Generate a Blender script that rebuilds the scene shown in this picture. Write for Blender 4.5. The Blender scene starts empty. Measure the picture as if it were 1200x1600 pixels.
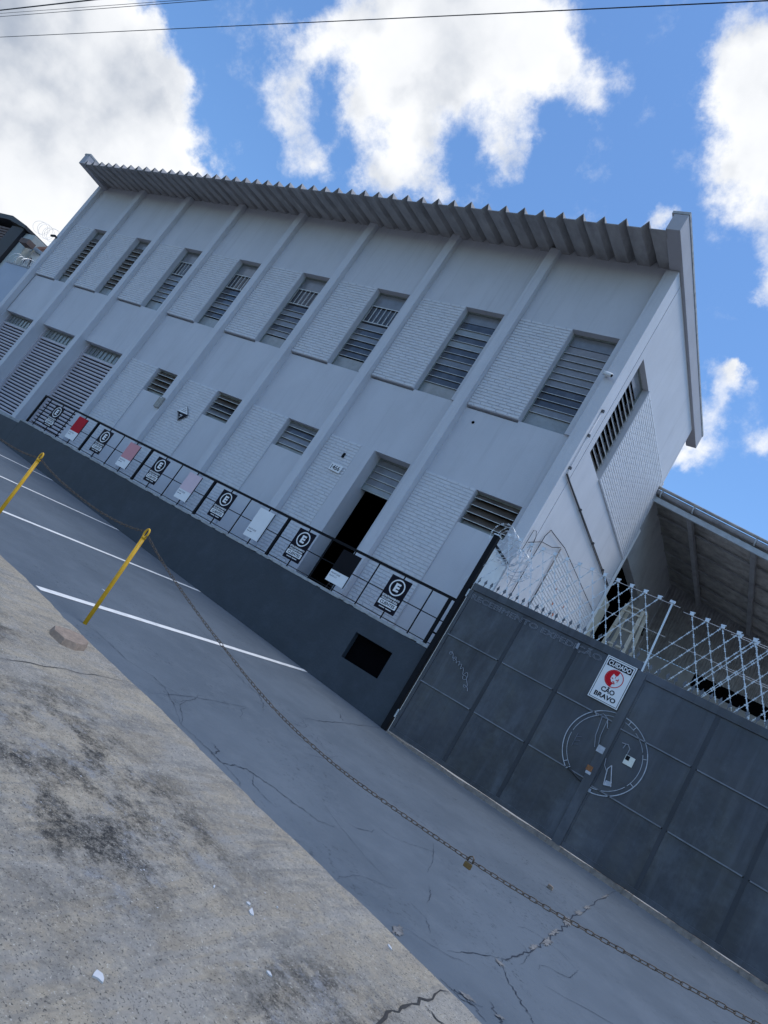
import bpy, bmesh, math, random
from mathutils import Vector, Matrix
random.seed(7)
SC = bpy.context.scene
COL = SC.collection
R = math.radians

# ------------------------------------------------------------------ camera
# camera stands at the world origin, 1.5 m above the sloping pavement
CR = Vector((0.75603731, 0.39067125, 0.52515099))     # image right
CD = Vector((0.33537480, 0.45778525, -0.82338108))    # image down
CF = Vector((-0.56207769, 0.79862923, 0.21508143))    # view direction
FPX = 1105.44
cam_d = bpy.data.cameras.new('camera')
cam_d.sensor_fit = 'VERTICAL'; cam_d.sensor_height = 36.0
cam_d.lens = 36.0 * FPX / 1600.0
cam_d.clip_start = 0.05; cam_d.clip_end = 3000
cam = bpy.data.objects.new('camera', cam_d); COL.objects.link(cam)
cam.matrix_world = Matrix(((CR.x, -CD.x, -CF.x, 0), (CR.y, -CD.y, -CF.y, 0), (CR.z, -CD.z, -CF.z, 0), (0, 0, 0, 1)))
SC.camera = cam

# ------------------------------------------------------------------ sky and sun
SUN_EL, SUN_AZ = 72.0, 75.0        # azimuth from +Y towards +X: high up, to the right, veiled by thin cloud
W = bpy.data.worlds.new('World'); SC.world = W; W.use_nodes = True
nt = W.node_tree; nt.nodes.clear()
def N(t, **k):
    n = nt.nodes.new(t)
    for a, b in k.items(): setattr(n, a, b)
    return n
def L(a, b): nt.links.new(a, b)
def M2(op, a, b=None, clamp=False):
    n = N('ShaderNodeMath', operation=op, use_clamp=clamp)
    for i, v in enumerate((a, b)):
        if v is None: continue
        if isinstance(v, (int, float)): n.inputs[i].default_value = v
        else: L(v, n.inputs[i])
    return n.outputs[0]
def MR(v, a, b, c, d, typ='SMOOTHSTEP'):
    n = N('ShaderNodeMapRange', interpolation_type=typ)
    L(v, n.inputs[0])
    for i, x in enumerate((a, b, c, d)): n.inputs[i + 1].default_value = x
    return n.outputs[0]
sky = N('ShaderNodeTexSky', sky_type='NISHITA', sun_disc=False)
sky.sun_elevation = R(SUN_EL); sky.sun_rotation = R(SUN_AZ)
sky.air_density = 1.15; sky.dust_density = 0.4; sky.ozone_density = 2.2
tc = N('ShaderNodeTexCoord')
n1 = N('ShaderNodeTexNoise'); n1.inputs['Scale'].default_value = 13; n1.inputs['Detail'].default_value = 7; n1.inputs['Roughness'].default_value = .62
L(tc.outputs['Generated'], n1.inputs['Vector'])
off = N('ShaderNodeVectorMath', operation='SUBTRACT'); L(n1.outputs['Color'], off.inputs[0]); off.inputs[1].default_value = (.5, .5, .5)
sc_ = N('ShaderNodeVectorMath', operation='SCALE'); L(off.outputs[0], sc_.inputs[0]); sc_.inputs['Scale'].default_value = .085
wv = N('ShaderNodeVectorMath', operation='ADD'); L(tc.outputs['Generated'], wv.inputs[0]); L(sc_.outputs[0], wv.inputs[1])
n2 = N('ShaderNodeTexNoise'); n2.inputs['Scale'].default_value = 15; n2.inputs['Detail'].default_value = 11; n2.inputs['Roughness'].default_value = .66
L(tc.outputs['Generated'], n2.inputs['Vector'])
n3 = N('ShaderNodeTexNoise'); n3.inputs['Scale'].default_value = 4.2; n3.inputs['Detail'].default_value = 8; n3.inputs['Roughness'].default_value = .6
L(tc.outputs['Generated'], n3.inputs['Vector'])
CLOUDS = [(-40,20,150),(60,30,125),(140,70,100),(40,170,150),(170,170,100),(235,215,72),(140,270,130),(20,320,150),(225,120,58),(288,240,46),(190,40,45),(262,160,40),(300,262,30),
 (-150,300,200),(-200,60,220),(-120,-120,200),(60,-110,130),
 (470,95,42),(445,160,42),(468,225,38),(505,268,32),(505,72,34),(565,60,58),(640,60,85),(725,35,85),(805,45,75),(858,60,48),(600,130,52),(690,130,80),(770,130,65),(838,112,46),(900,125,42),(948,135,34),(620,200,58),(640,255,52),(672,298,38),(600,280,42),(790,205,42),(805,250,36),(650,-60,110),(780,-80,120),(560,170,36),
 (1180,60,52),(1160,130,46),(1175,200,60),(1155,265,52),(1195,320,62),(1215,110,80),(1230,240,90),(1205,445,34),(1250,400,70),
 (1120,585,30),(1150,590,26),(1112,635,33),(1092,688,34),(1060,712,28),(1195,690,26),(1150,575,18),(1030,345,22),(1012,372,20)]
field = None
for px, py, r in CLOUDS:
    d = (CR * ((px - 600) / FPX) + CD * ((py - 800) / FPX) + CF); d.normalize()
    dn = N('ShaderNodeVectorMath', operation='DISTANCE'); L(wv.outputs[0], dn.inputs[0]); dn.inputs[1].default_value = d
    o = MR(dn.outputs['Value'], 0.0, r * 1.38 / FPX, 1.0, 0.0)
    field = o if field is None else M2('ADD', field, o)
# away from the clouds seen in the picture the same broken cloud goes on
aw = N('ShaderNodeVectorMath', operation='DOT_PRODUCT'); L(tc.outputs['Generated'], aw.inputs[0]); aw.inputs[1].default_value = (CF + CD * -.35).normalized()
away = MR(aw.outputs['Value'], .62, .80, 1.0, 0.0)
gen = M2('MULTIPLY', MR(n3.outputs[0], .485, .63, 0.0, 1.3), away)
field = M2('ADD', field, gen)
fz = M2('MULTIPLY', M2('SUBTRACT', n2.outputs[0], .5), 3.1)
dens = MR(M2('ADD', field, fz), .16, 1.65, 0.0, 1.0)
thick = MR(field, 1.2, 4.2, 0.0, 1.0)
n4 = N('ShaderNodeTexNoise'); n4.inputs['Scale'].default_value = 9; n4.inputs['Detail'].default_value = 8
L(tc.outputs['Generated'], n4.inputs['Vector'])
shade = M2('MULTIPLY', thick, MR(n4.outputs[0], .36, .66, 0.22, 1.0))
shade = M2('MAXIMUM', shade, M2('MULTIPLY', MR(n4.outputs[0], .42, .64, 0.0, .55), MR(field, .6, 1.5, 0.0, 1.0)))
cm = N('ShaderNodeMix', data_type='RGBA'); L(shade, cm.inputs['Factor'])
cm.inputs['A'].default_value = (6.9, 7.0, 7.15, 1); cm.inputs['B'].default_value = (2.9, 3.3, 4.0, 1)
sk = N('ShaderNodeVectorMath', operation='MULTIPLY'); L(sky.outputs[0], sk.inputs[0]); sk.inputs[1].default_value = (.86, 1.12, 1.36)
mx = N('ShaderNodeMix', data_type='RGBA'); L(dens, mx.inputs['Factor']); L(sk.outputs[0], mx.inputs['A']); L(cm.outputs['Result'], mx.inputs['B'])
bg = N('ShaderNodeBackground'); bg.inputs['Strength'].default_value = .1; L(mx.outputs['Result'], bg.inputs['Color'])
wo = N('ShaderNodeOutputWorld'); L(bg.outputs[0], wo.inputs['Surface'])
W.cycles.sampling_method = 'MANUAL'; W.cycles.sample_map_resolution = 512

sd = bpy.data.lights.new('sun', 'SUN'); sd.energy = 1.4; sd.angle = R(24); sd.color = (1.0, .965, .92)
sun = bpy.data.objects.new('sun', sd); COL.objects.link(sun)
sdir = Vector((math.sin(R(SUN_AZ)) * math.cos(R(SUN_EL)), math.cos(R(SUN_AZ)) * math.cos(R(SUN_EL)), math.sin(R(SUN_EL))))
sun.rotation_euler = (-sdir).to_track_quat('-Z', 'Y').to_euler()
sun.location = sdir * 60

vs = SC.view_settings
vs.view_transform = 'Standard'; vs.look = 'None'; vs.exposure = 0.58; vs.gamma = 1.0; vs.use_curve_mapping = False

# ------------------------------------------------------------------ materials
MATS = {}
def material(name, col, rough=.7, metal=0.0, var=.08, scale=3.0, stretch=(1, 1, 1), bump=0.0, bscale=60.0, dirt=None, dirt_amt=0.0, dirt_scale=1.2, spec=.4, col2=None):
    m = bpy.data.materials.new(name); m.use_nodes = True; t = m.node_tree
    b = t.nodes['Principled BSDF']; b.inputs['Roughness'].default_value = rough; b.inputs['Metallic'].default_value = metal
    b.inputs['Specular IOR Level'].default_value = spec
    tcx = t.nodes.new('ShaderNodeTexCoord'); mp = t.nodes.new('ShaderNodeMapping'); mp.inputs['Scale'].default_value = stretch
    geo = t.nodes.new('ShaderNodeNewGeometry'); t.links.new(geo.outputs['Position'], mp.inputs['Vector'])
    nz = t.nodes.new('ShaderNodeTexNoise'); nz.inputs['Scale'].default_value = scale; nz.inputs['Detail'].default_value = 6; nz.inputs['Roughness'].default_value = .62
    t.links.new(mp.outputs[0], nz.inputs['Vector'])
    mr = t.nodes.new('ShaderNodeMapRange'); mr.inputs[1].default_value = .3; mr.inputs[2].default_value = .7; t.links.new(nz.outputs[0], mr.inputs[0])
    mix = t.nodes.new('ShaderNodeMix'); mix.data_type = 'RGBA'; t.links.new(mr.outputs[0], mix.inputs['Factor'])
    c2 = col2 or tuple(c * (1 + var) for c in col)
    mix.inputs['A'].default_value = (*[c * (1 - var) for c in col], 1) if col2 is None else (*col, 1)
    mix.inputs['B'].default_value = (*c2, 1)
    out = mix.outputs['Result']
    if dirt:
        n_ = t.nodes.new('ShaderNodeTexNoise'); n_.inputs['Scale'].default_value = dirt_scale; n_.inputs['Detail'].default_value = 8; n_.inputs['Roughness'].default_value = .7
        t.links.new(mp.outputs[0], n_.inputs['Vector'])
        r_ = t.nodes.new('ShaderNodeMapRange'); r_.inputs[1].default_value = .5; r_.inputs[2].default_value = .72; r_.inputs[4].default_value = dirt_amt
        t.links.new(n_.outputs[0], r_.inputs[0])
        mm = t.nodes.new('ShaderNodeMix'); mm.data_type = 'RGBA'; t.links.new(r_.outputs[0], mm.inputs['Factor']); t.links.new(out, mm.inputs['A']); mm.inputs['B'].default_value = (*dirt, 1)
        out = mm.outputs['Result']
    if name in ('wall_paint', 'pilaster_paint', 'platform_paint'):
        m3 = t.nodes.new('ShaderNodeMapping'); m3.inputs['Scale'].default_value = (9, 9, .35); t.links.new(geo.outputs['Position'], m3.inputs[0])
        n5 = t.nodes.new('ShaderNodeTexNoise'); n5.inputs['Scale'].default_value = 1; n5.inputs['Detail'].default_value = 7; n5.inputs['Roughness'].default_value = .7; t.links.new(m3.outputs[0], n5.inputs['Vector'])
        r5 = t.nodes.new('ShaderNodeMapRange'); r5.inputs[1].default_value = .54; r5.inputs[2].default_value = .74; r5.inputs[4].default_value = .45; t.links.new(n5.outputs[0], r5.inputs[0])
        m5 = t.nodes.new('ShaderNodeMix'); m5.data_type = 'RGBA'; t.links.new(r5.outputs[0], m5.inputs['Factor']); t.links.new(out, m5.inputs['A']); m5.inputs['B'].default_value = (*[c * .72 for c in col], 1)
        out = m5.outputs['Result']
    t.links.new(out, b.inputs['Base Color'])
    if bump:
        nb = t.nodes.new('ShaderNodeTexNoise'); nb.inputs['Scale'].default_value = bscale; nb.inputs['Detail'].default_value = 5
        t.links.new(geo.outputs['Position'], nb.inputs['Vector'])
        bp = t.nodes.new('ShaderNodeBump'); bp.inputs['Strength'].default_value = bump; bp.inputs['Distance'].default_value = .01
        t.links.new(nb.outputs[0], bp.inputs['Height']); t.links.new(bp.outputs[0], b.inputs['Normal'])
    MATS[name] = m
    return m
WALL = (.56, .562, .59)
material('wall_paint', WALL, .75, var=.05, scale=1.3, bump=.25, bscale=45, dirt=(.45, .453, .478), dirt_amt=.35, dirt_scale=1.8, stretch=(1, 1, .55))
material('pilaster_paint', (.575, .578, .605), .72, var=.05, scale=2.2, bump=.3, bscale=38, dirt=(.45, .453, .478), dirt_amt=.4, dirt_scale=2.6, stretch=(1, 1, .35))
material('brick_paint', (.635, .638, .66), .7, var=.06, scale=6, bump=.35, bscale=90, dirt=(.53, .533, .55), dirt_amt=.3, dirt_scale=4)
material('roof_concrete', (.35, .335, .33), .9, var=.18, scale=5, bump=.4, bscale=60, dirt=(.15, .145, .145), dirt_amt=.6, dirt_scale=2.4, stretch=(1, .4, 1))
material('beam_paint', (.40, .39, .41), .75, var=.06, scale=2, bump=.15)
material('edge_concrete', (.38, .385, .385), .85, var=.2, scale=9, bump=.5, bscale=60, dirt=(.12, .12, .12), dirt_amt=.6, dirt_scale=6)
material('platform_paint', (.034, .044, .057), .62, var=.14, scale=2.2, bump=.25, bscale=25, dirt=(.060, .074, .096), dirt_amt=.5, dirt_scale=3)
material('line_paint', (.74, .73, .70), .7, var=.06, scale=12, dirt=(.42, .43, .45), dirt_amt=.5, dirt_scale=9)
material('yellow_paint', (.68, .37, .012), .42, var=.1, scale=14, dirt=(.33, .20, .03), dirt_amt=.5, dirt_scale=18)
material('rusty_steel', (.125, .098, .075), .6, .55, var=.45, scale=60, bump=.3, bscale=250)
material('black_metal', (.006, .0065, .009), .6, 0, var=.2, scale=12, spec=.15)
material('galvanised', (.60, .63, .66), .42, .55, var=.12, scale=22)
material('sign_white', (.80, .80, .80), .5, var=.02, scale=6)
material('sign_black', (.008, .007, .014), .6, var=.1, scale=5, spec=.12)
material('sign_red', (.60, .010, .022), .6, var=.04, scale=6, spec=.15)
material('swatch_red', (.45, .006, .020), .6, var=.04, scale=6, spec=.15)
material('swatch_pink', (.62, .27, .29), .6, var=.03, scale=6)
material('swatch_pale_pink', (.68, .52, .57), .5, var=.03, scale=6)
material('swatch_black', (.007, .007, .010), .6, var=.05, scale=6, spec=.12)
material('sign_grey_ink', (.22, .22, .25), .6, var=.1, scale=30)
material('shutter_paint', (.52, .49, .52), .55, var=.06, scale=3, dirt=(.32, .28, .29), dirt_amt=.3, dirt_scale=2)
material('window_frame', (.24, .27, .26), .55, .2, var=.2, scale=14, dirt=(.14, .13, .11), dirt_amt=.5, dirt_scale=9)
material('louvre_rail', (.58, .57, .54), .42, .5, var=.2, scale=20, dirt=(.18, .15, .12), dirt_amt=.5, dirt_scale=14)
material('glass_grey', (.19, .193, .205), .16, 0, var=.16, scale=5, dirt=(.25, .255, .265), dirt_amt=.5, dirt_scale=4, spec=.6)
material('glass_dark', (.070, .073, .085), .10, 0, var=.3, scale=4, dirt=(.15, .155, .17), dirt_amt=.4, dirt_scale=4, spec=.6)
material('glass_pale', (.28, .295, .30), .2, 0, var=.12, scale=6, dirt=(.16, .18, .17), dirt_amt=.5, dirt_scale=5, spec=.6)
material('glass_brown', (.105, .085, .07), .22, 0, var=.25, scale=5, dirt=(.05, .045, .04), dirt_amt=.5, dirt_scale=6, spec=.5)
material('shade_black', (.004, .004, .005), .95, var=.2, spec=0.0)  # near black: the shade inside rooms, holes and gaps put into the colour
material('pvc_white', (.74, .75, .76), .4, var=.04)
material('conduit_grey', (.10, .10, .105), .5, .3, var=.2, scale=12)
material('cream_door', (.56, .52, .43), .7, var=.1, scale=5, dirt=(.36, .33, .27), dirt_amt=.4)
material('pale_blue_sheet', (.50, .58, .64), .45, .1, var=.05, scale=4)
material('annex_wall', (.36, .365, .37), .85, var=.1, scale=2, bump=.3, dirt=(.16, .15, .14), dirt_amt=.5)
material('fibre_roof', (.38, .36, .335), .9, var=.3, scale=4, dirt=(.20, .19, .175), dirt_amt=.7, dirt_scale=5)
material('metal_cladding', (.32, .315, .32), .5, .3, var=.2, scale=4, dirt=(.14, .13, .12), dirt_amt=.6, dirt_scale=3)
material('steel_beam', (.42, .45, .47), .55, .3, var=.15, scale=6)
material('dark_steel', (.045, .047, .052), .6, .3, var=.3, scale=8)
material('neighbour_wall', (.42, .46, .45), .85, var=.1, scale=2, dirt=(.22, .23, .22), dirt_amt=.5)
material('neighbour_blue', (.40, .45, .53), .8, var=.05, scale=2)
material('neighbour_dark', (.015, .015, .02), .6, var=.2)
material('roof_tile', (.15, .085, .065), .85, var=.4, scale=6, bump=.4)
material('brown_cladding', (.13, .095, .085), .8, var=.3, scale=5)
material('wire_black', (.012, .012, .016), .5, var=.1)
material('brass', (.20, .135, .06), .4, .7, var=.25, scale=80, dirt=(.08, .05, .02), dirt_amt=.7, dirt_scale=60)
material('flake_white', (.52, .53, .55), .7, var=.06, scale=30)
material('gate_highlight', (.19, .20, .23), .4, .2, var=.3, scale=14, dirt=(.06, .06, .07), dirt_amt=.7, dirt_scale=7)  # lighter than the gate steel: edge highlights painted into the cross rails
material('gate_band', (.036, .039, .049), .45, .1, var=.3, scale=5, stretch=(1, 1, .2))
material('spike_steel', (.12, .13, .15), .5, .3, var=.3, scale=20)
material('stone', (.30, .23, .18), .92, var=.22, scale=28, bump=.8, bscale=120, dirt=(.16, .13, .11), dirt_amt=.5, dirt_scale=20)
material('crack_dark', (.030, .037, .052), .95, var=.3, scale=30)
material('crack_warm', (.045, .042, .040), .95, var=.3, scale=30)
material('chip_concrete', (.185, .18, .175), .95, var=.45, scale=40, bump=.6, bscale=150, dirt=(.13, .14, .16), dirt_amt=.8, dirt_scale=30)
material('threshold', (.27, .225, .19), .92, var=.25, scale=14, bump=.6, dirt=(.12, .12, .13), dirt_amt=.6, dirt_scale=8)
material('asphalt', (.055, .055, .058), .95, var=.25, scale=20, bump=.5)
material('soil', (.10, .10, .10), .95, var=.25, scale=1.5, bump=.5)
material('scratch', (.30, .325, .37), .6, var=.1, scale=30)
material('scratch_bright', (.44, .46, .50), .5, var=.25, scale=25)
material('scratch_faint', (.15, .165, .20), .6, var=.25, scale=25)
material('mirror_chrome', (.50, .51, .52), .3, .8, var=.1, scale=25)
material('rust', (.28, .12, .05), .85, var=.4, scale=60)
material('graffiti_red', (.45, .16, .10), .8, var=.3, scale=60)
material('plate_brown', (.30, .29, .27), .6, .2, var=.2, scale=20, dirt=(.20, .14, .10), dirt_amt=.6, dirt_scale=12)

def gate_material():
    m = bpy.data.materials.new('gate_steel'); m.use_nodes = True; t = m.node_tree; b = t.nodes['Principled BSDF']
    g = t.nodes.new('ShaderNodeNewGeometry')
    def nz(sc, st, det=6, rg=.6):
        mp = t.nodes.new('ShaderNodeMapping'); mp.inputs['Scale'].default_value = st; t.links.new(g.outputs['Position'], mp.inputs[0])
        n = t.nodes.new('ShaderNodeTexNoise'); n.inputs['Scale'].default_value = sc; n.inputs['Detail'].default_value = det; n.inputs['Roughness'].default_value = rg
        t.links.new(mp.outputs[0], n.inputs['Vector']); return n.outputs[0]
    def mr(v, a, b_, c, d):
        n = t.nodes.new('ShaderNodeMapRange'); n.interpolation_type = 'SMOOTHSTEP'; t.links.new(v, n.inputs[0])
        for i, x in enumerate((a, b_, c, d)): n.inputs[i + 1].default_value = x
        return n.outputs[0]
    def mix(f, A, B):
        n = t.nodes.new('ShaderNodeMix'); n.data_type = 'RGBA'
        t.links.new(f, n.inputs['Factor'])
        for s, v in (('A', A), ('B', B)):
            if isinstance(v, tuple): n.inputs[s].default_value = (*v, 1)
            else: t.links.new(v, n.inputs[s])
        return n.outputs['Result']
    c = mix(mr(nz(.9, (1, 1, .8)), .35, .65, 0, 1), (.032, .035, .044), (.058, .063, .079))
    c = mix(mr(nz(7, (1, 1, .09)), .50, .74, 0, .38), c, (.105, .113, .138))        # runs of washed-out paint
    c = mix(mr(nz(16, (1, 1, .05)), .52, .74, 0, .4), c, (.014, .014, .018))
    c = mix(mr(nz(1.5, (1.3, 1, .8), 7, .68), .48, .68, 0, .48), c, (.11, .122, .145))      # dust and sun-faded paint
    c = mix(mr(nz(50, (1, 1, 1)), .60, .75, 0, .25), c, (.16, .165, .18))
    t.links.new(c, b.inputs['Base Color'])
    t.links.new(mr(nz(4, (1, 1, .3)), .3, .7, .28, .5), b.inputs['Roughness'])
    b.inputs['Specular IOR Level'].default_value = .5
    bp = t.nodes.new('ShaderNodeBump'); bp.inputs['Strength'].default_value = .5; bp.inputs['Distance'].default_value = .03
    t.links.new(nz(2.3, (1, 1, 1), 3), bp.inputs['Height']); t.links.new(bp.outputs[0], b.inputs['Normal'])
    MATS['gate_steel'] = m
gate_material()

MOULD = [(-2.65, 2.45, 1.05), (-2.25, 3.0, .85), (-1.95, 2.4, .55), (-3.2, 3.0, .75), (-1.02, 3.1, .6), (-1.1, 2.75, .45), (-4.4, 2.9, .8), (-6.2, 3.2, 1.2), (.5, 2.6, .8)]
def ground_material(name, kind):
    m = bpy.data.materials.new(name); m.use_nodes = True; t = m.node_tree; b = t.nodes['Principled BSDF']
    g = t.nodes.new('ShaderNodeNewGeometry')
    def nz(sc, st=(1, 1, 1), det=8, rg=.65, dist=0):
        mp = t.nodes.new('ShaderNodeMapping'); mp.inputs['Scale'].default_value = st; t.links.new(g.outputs['Position'], mp.inputs[0])
        n = t.nodes.new('ShaderNodeTexNoise'); n.inputs['Scale'].default_value = sc; n.inputs['Detail'].default_value = det; n.inputs['Roughness'].default_value = rg; n.inputs['Distortion'].default_value = dist
        t.links.new(mp.outputs[0], n.inputs['Vector']); return n.outputs[0]
    def mr(v, a, b_, c=0, d=1):
        n = t.nodes.new('ShaderNodeMapRange'); n.interpolation_type = 'SMOOTHSTEP'; t.links.new(v, n.inputs[0])
        for i, x in enumerate((a, b_, c, d)): n.inputs[i + 1].default_value = x
        return n.outputs[0]
    def mul(a, b_):
        n = t.nodes.new('ShaderNodeMath'); n.operation = 'MULTIPLY'; t.links.new(a, n.inputs[0]); t.links.new(b_, n.inputs[1]); return n.outputs[0]
    def mix(f, A, B):
        n = t.nodes.new('ShaderNodeMix'); n.data_type = 'RGBA'; t.links.new(f, n.inputs['Factor'])
        for s, v in (('A', A), ('B', B)):
            if isinstance(v, tuple): n.inputs[s].default_value = (*v, 1)
            else: t.links.new(v, n.inputs[s])
        return n.outputs['Result']
    bp = t.nodes.new('ShaderNodeBump')
    if kind == 'concrete':
        def spot(cx, cy, r):
            n = t.nodes.new('ShaderNodeVectorMath'); n.operation = 'DISTANCE'; mp = t.nodes.new('ShaderNodeMapping'); mp.inputs['Scale'].default_value = (1, 1, 0)
            t.links.new(g.outputs['Position'], mp.inputs[0]); t.links.new(mp.outputs[0], n.inputs[0]); n.inputs[1].default_value = (cx, cy, 0)
            return mr(n.outputs['Value'], 0, r, 1, 0)
        def add(a, b_):
            n = t.nodes.new('ShaderNodeMath'); n.operation = 'ADD'; n.use_clamp = True; t.links.new(a, n.inputs[0]); t.links.new(b_, n.inputs[1]); return n.outputs[0]
        zones = None                                                             # places where mould has settled
        for q in MOULD:
            z_ = spot(*q); zones = z_ if zones is None else add(zones, z_)
        zones = add(zones, mr(nz(.8, det=2), .62, .76, 0, .45))
        c = mix(mr(nz(1.9), .36, .64), (.285, .25, .20), (.375, .325, .25))
        c = mix(mr(nz(4.5, rg=.75), .44, .62, 0, .7), c, (.25, .24, .222))
        c = mix(mr(nz(2.2, (2.6, .55, 1), 6, .55, 1.0), .48, .60, 0, .55), c, (.315, .30, .275))      # trowel sweeps
        c = mix(mr(nz(2.6, (3.2, .6, 1), 6, .6, .8), .52, .64, 0, .55), c, (.185, .178, .165))
        grain = nz(26, det=9, rg=.88)
        c = mix(mr(grain, .53, .62, 0, .55), c, (.115, .106, .095))
        c = mix(mr(grain, .47, .40, 0, .6), c, (.47, .42, .335))
        patch = mr(nz(3.0, (1, 1.15, 1), 9, .80), .43, .60)
        c = mix(mul(mul(zones, patch), mr(nz(34, det=8, rg=.9), .40, .56, .25, 1)), c, (.032, .031, .030))
        c = mix(mul(zones, mr(nz(6, det=9, rg=.82), .53, .63, 0, .75)), c, (.25, .255, .265))
        c = mix(mr(nz(90, det=2, rg=.7), .59, .66, 0, .8), c, (.06, .058, .056))                     # dark grit
        c = mix(mr(nz(80, det=2), .65, .70, 0, .6), c, (.58, .55, .49))                              # light grit
        t.links.new(c, b.inputs['Base Color']); b.inputs['Roughness'].default_value = .92; b.inputs['Specular IOR Level'].default_value = .25
        t.links.new(nz(70, det=6, rg=.75), bp.inputs['Height']); bp.inputs['Strength'].default_value = .9; bp.inputs['Distance'].default_value = .008
    else:
        c = mix(mr(nz(.7), .35, .65), (.088, .109, .132), (.112, .136, .162))
        c = mix(mr(nz(3.2, rg=.7), .45, .68, 0, .45), c, (.132, .156, .182))
        c = mix(mul(mr(nz(1.1, det=3), .48, .62), mr(nz(20, rg=.82), .54, .64)), c, (.036, .045, .056))   # worn speckle
        c = mix(mr(nz(7, (.5, 2.4, 1), 6, .75), .60, .72, 0, .5), c, (.060, .075, .092))
        c = mix(mr(nz(60, det=3), .66, .74, 0, .5), c, (.17, .185, .20))
        t.links.new(c, b.inputs['Base Color']); b.inputs['Roughness'].default_value = .68; b.inputs['Specular IOR Level'].default_value = .35
        t.links.new(nz(38, det=6, rg=.7), bp.inputs['Height']); bp.inputs['Strength'].default_value = .35; bp.inputs['Distance'].default_value = .008
    t.links.new(bp.outputs[0], b.inputs['Normal'])
    MATS[name] = m
ground_material('concrete_pavement', 'concrete')
ground_material('lot_paint', 'paint')

# ------------------------------------------------------------------ mesh helpers
class MB:
    def __init__(s): s.v = []; s.f = []; s.smooth = False
    def box(s, x0, x1, y0, y1, z0, z1):
        i = len(s.v)
        s.v += [(x0, y0, z0), (x1, y0, z0), (x1, y1, z0), (x0, y1, z0), (x0, y0, z1), (x1, y0, z1), (x1, y1, z1), (x0, y1, z1)]
        s.f += [(i, i+3, i+2, i+1), (i+4, i+5, i+6, i+7), (i, i+1, i+5, i+4), (i+1, i+2, i+6, i+5), (i+2, i+3, i+7, i+6), (i+3, i, i+4, i+7)]
        return s
    def prism(s, poly, axis, a0, a1, shift=(0, 0, 0)):
        """poly: 2D points (u,w); axis 'x' -> (a,u,w), 'y' -> (u,a,w), 'z' -> (u,w,a); shift is added to the a1 end"""
        n = len(poly); i = len(s.v)
        def pt(u, w, a, e):
            p = {'x': (a, u, w), 'y': (u, a, w), 'z': (u, w, a)}[axis]
            return (p[0] + e * shift[0], p[1] + e * shift[1], p[2] + e * shift[2])
        s.v += [pt(u, w, a0, 0) for u, w in poly] + [pt(u, w, a1, 1) for u, w in poly]
        s.f += [tuple(range(i, i + n)), tuple(range(i + 2*n - 1, i + n - 1, -1))]
        s.f += [(i + k, i + n + k, i + n + (k+1) % n, i + (k+1) % n) for k in range(n)]
        return s
    def tube(s, pts, r, n=6, closed=False, cap=True):
        P = [Vector(p) for p in pts]; i0 = len(s.v); m = len(P)
        up = None
        for k, p in enumerate(P):
            if closed: d = P[(k+1) % m] - P[k-1]
            else: d = P[min(k+1, m-1)] - P[max(k-1, 0)]
            d.normalize()
            if up is None:
                up = Vector((0, 0, 1)) if abs(d.z) < .9 else Vector((1, 0, 0))
            a = up - d * up.dot(d)
            if a.length < 1e-4: a = Vector((1, 0, 0)) - d * d.x
            a.normalize(); up = a; c = d.cross(a)
            rr = r[k] if isinstance(r, (list, tuple)) else r
            for q in range(n):
                t = 2 * math.pi * q / n
                s.v.append(tuple(p + (a * math.cos(t) + c * math.sin(t)) * rr))
        seg = m if closed else m - 1
        for k in range(seg):
            for q in range(n):
                A = i0 + k*n + q; B = i0 + k*n + (q+1) % n; k2 = (k+1) % m
                s.f.append((A, B, i0 + k2*n + (q+1) % n, i0 + k2*n + q))
        if not closed and cap:
            s.f.append(tuple(i0 + q for q in reversed(range(n)))); s.f.append(tuple(i0 + (m-1)*n + q for q in range(n)))
        return s
    def bar(s, a, b, w, h, upv=(0, 0, 1)):
        """rectangular bar from a to b, w across, h along upv"""
        a = Vector(a); b = Vector(b); d = (b - a).normalized(); u = Vector(upv); u = (u - d * u.dot(d)).normalized(); c = d.cross(u)
        i = len(s.v)
        for p in (a, b):
            for x, y in ((-1, -1), (1, -1), (1, 1), (-1, 1)): s.v.append(tuple(p + c * (x * w / 2) + u * (y * h / 2)))
        s.f += [(i, i+3, i+2, i+1), (i+4, i+5, i+6, i+7), (i, i+1, i+5, i+4), (i+1, i+2, i+6, i+5), (i+2, i+3, i+7, i+6), (i+3, i, i+4, i+7)]
        return s
    def mesh(s, name):
        me = bpy.data.meshes.new(name); me.from_pydata(s.v, [], s.f); me.validate()
        bm = bmesh.new(); bm.from_mesh(me); bmesh.ops.recalc_face_normals(bm, faces=bm.faces); bm.to_mesh(me); bm.free()
        return me
    def build(s, name, mat, parent=None, loc=None, smooth=False, bevel=0):
        me = s.mesh(name); me.materials.append(MATS[mat])
        if smooth: me.polygons.foreach_set('use_smooth', [True] * len(me.polygons))
        return place(name, me, parent, loc, bevel)
def place(name, me, parent=None, loc=None, bevel=0):
    o = bpy.data.objects.new(name, me); COL.objects.link(o)
    if parent: o.parent = parent
    if loc: o.location = loc
    if bevel:
        b = o.modifiers.new('bevel', 'BEVEL'); b.width = bevel; b.segments = 2; b.limit_method = 'ANGLE'
    return o
def thing(name, label, cat, loc=(0, 0, 0), group=None):
    o = bpy.data.objects.new(name, None); COL.objects.link(o); o.empty_display_size = .1; o.location = loc
    return tag(o, label, cat, group)
def tag(o, label, cat, group=None):
    o['label'] = label; o['category'] = cat
    if group: o['group'] = group
    return o
def struct(o): o['kind'] = 'structure'; return o
def stuff(o): o['kind'] = 'stuff'; return o
_dg = {}
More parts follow.
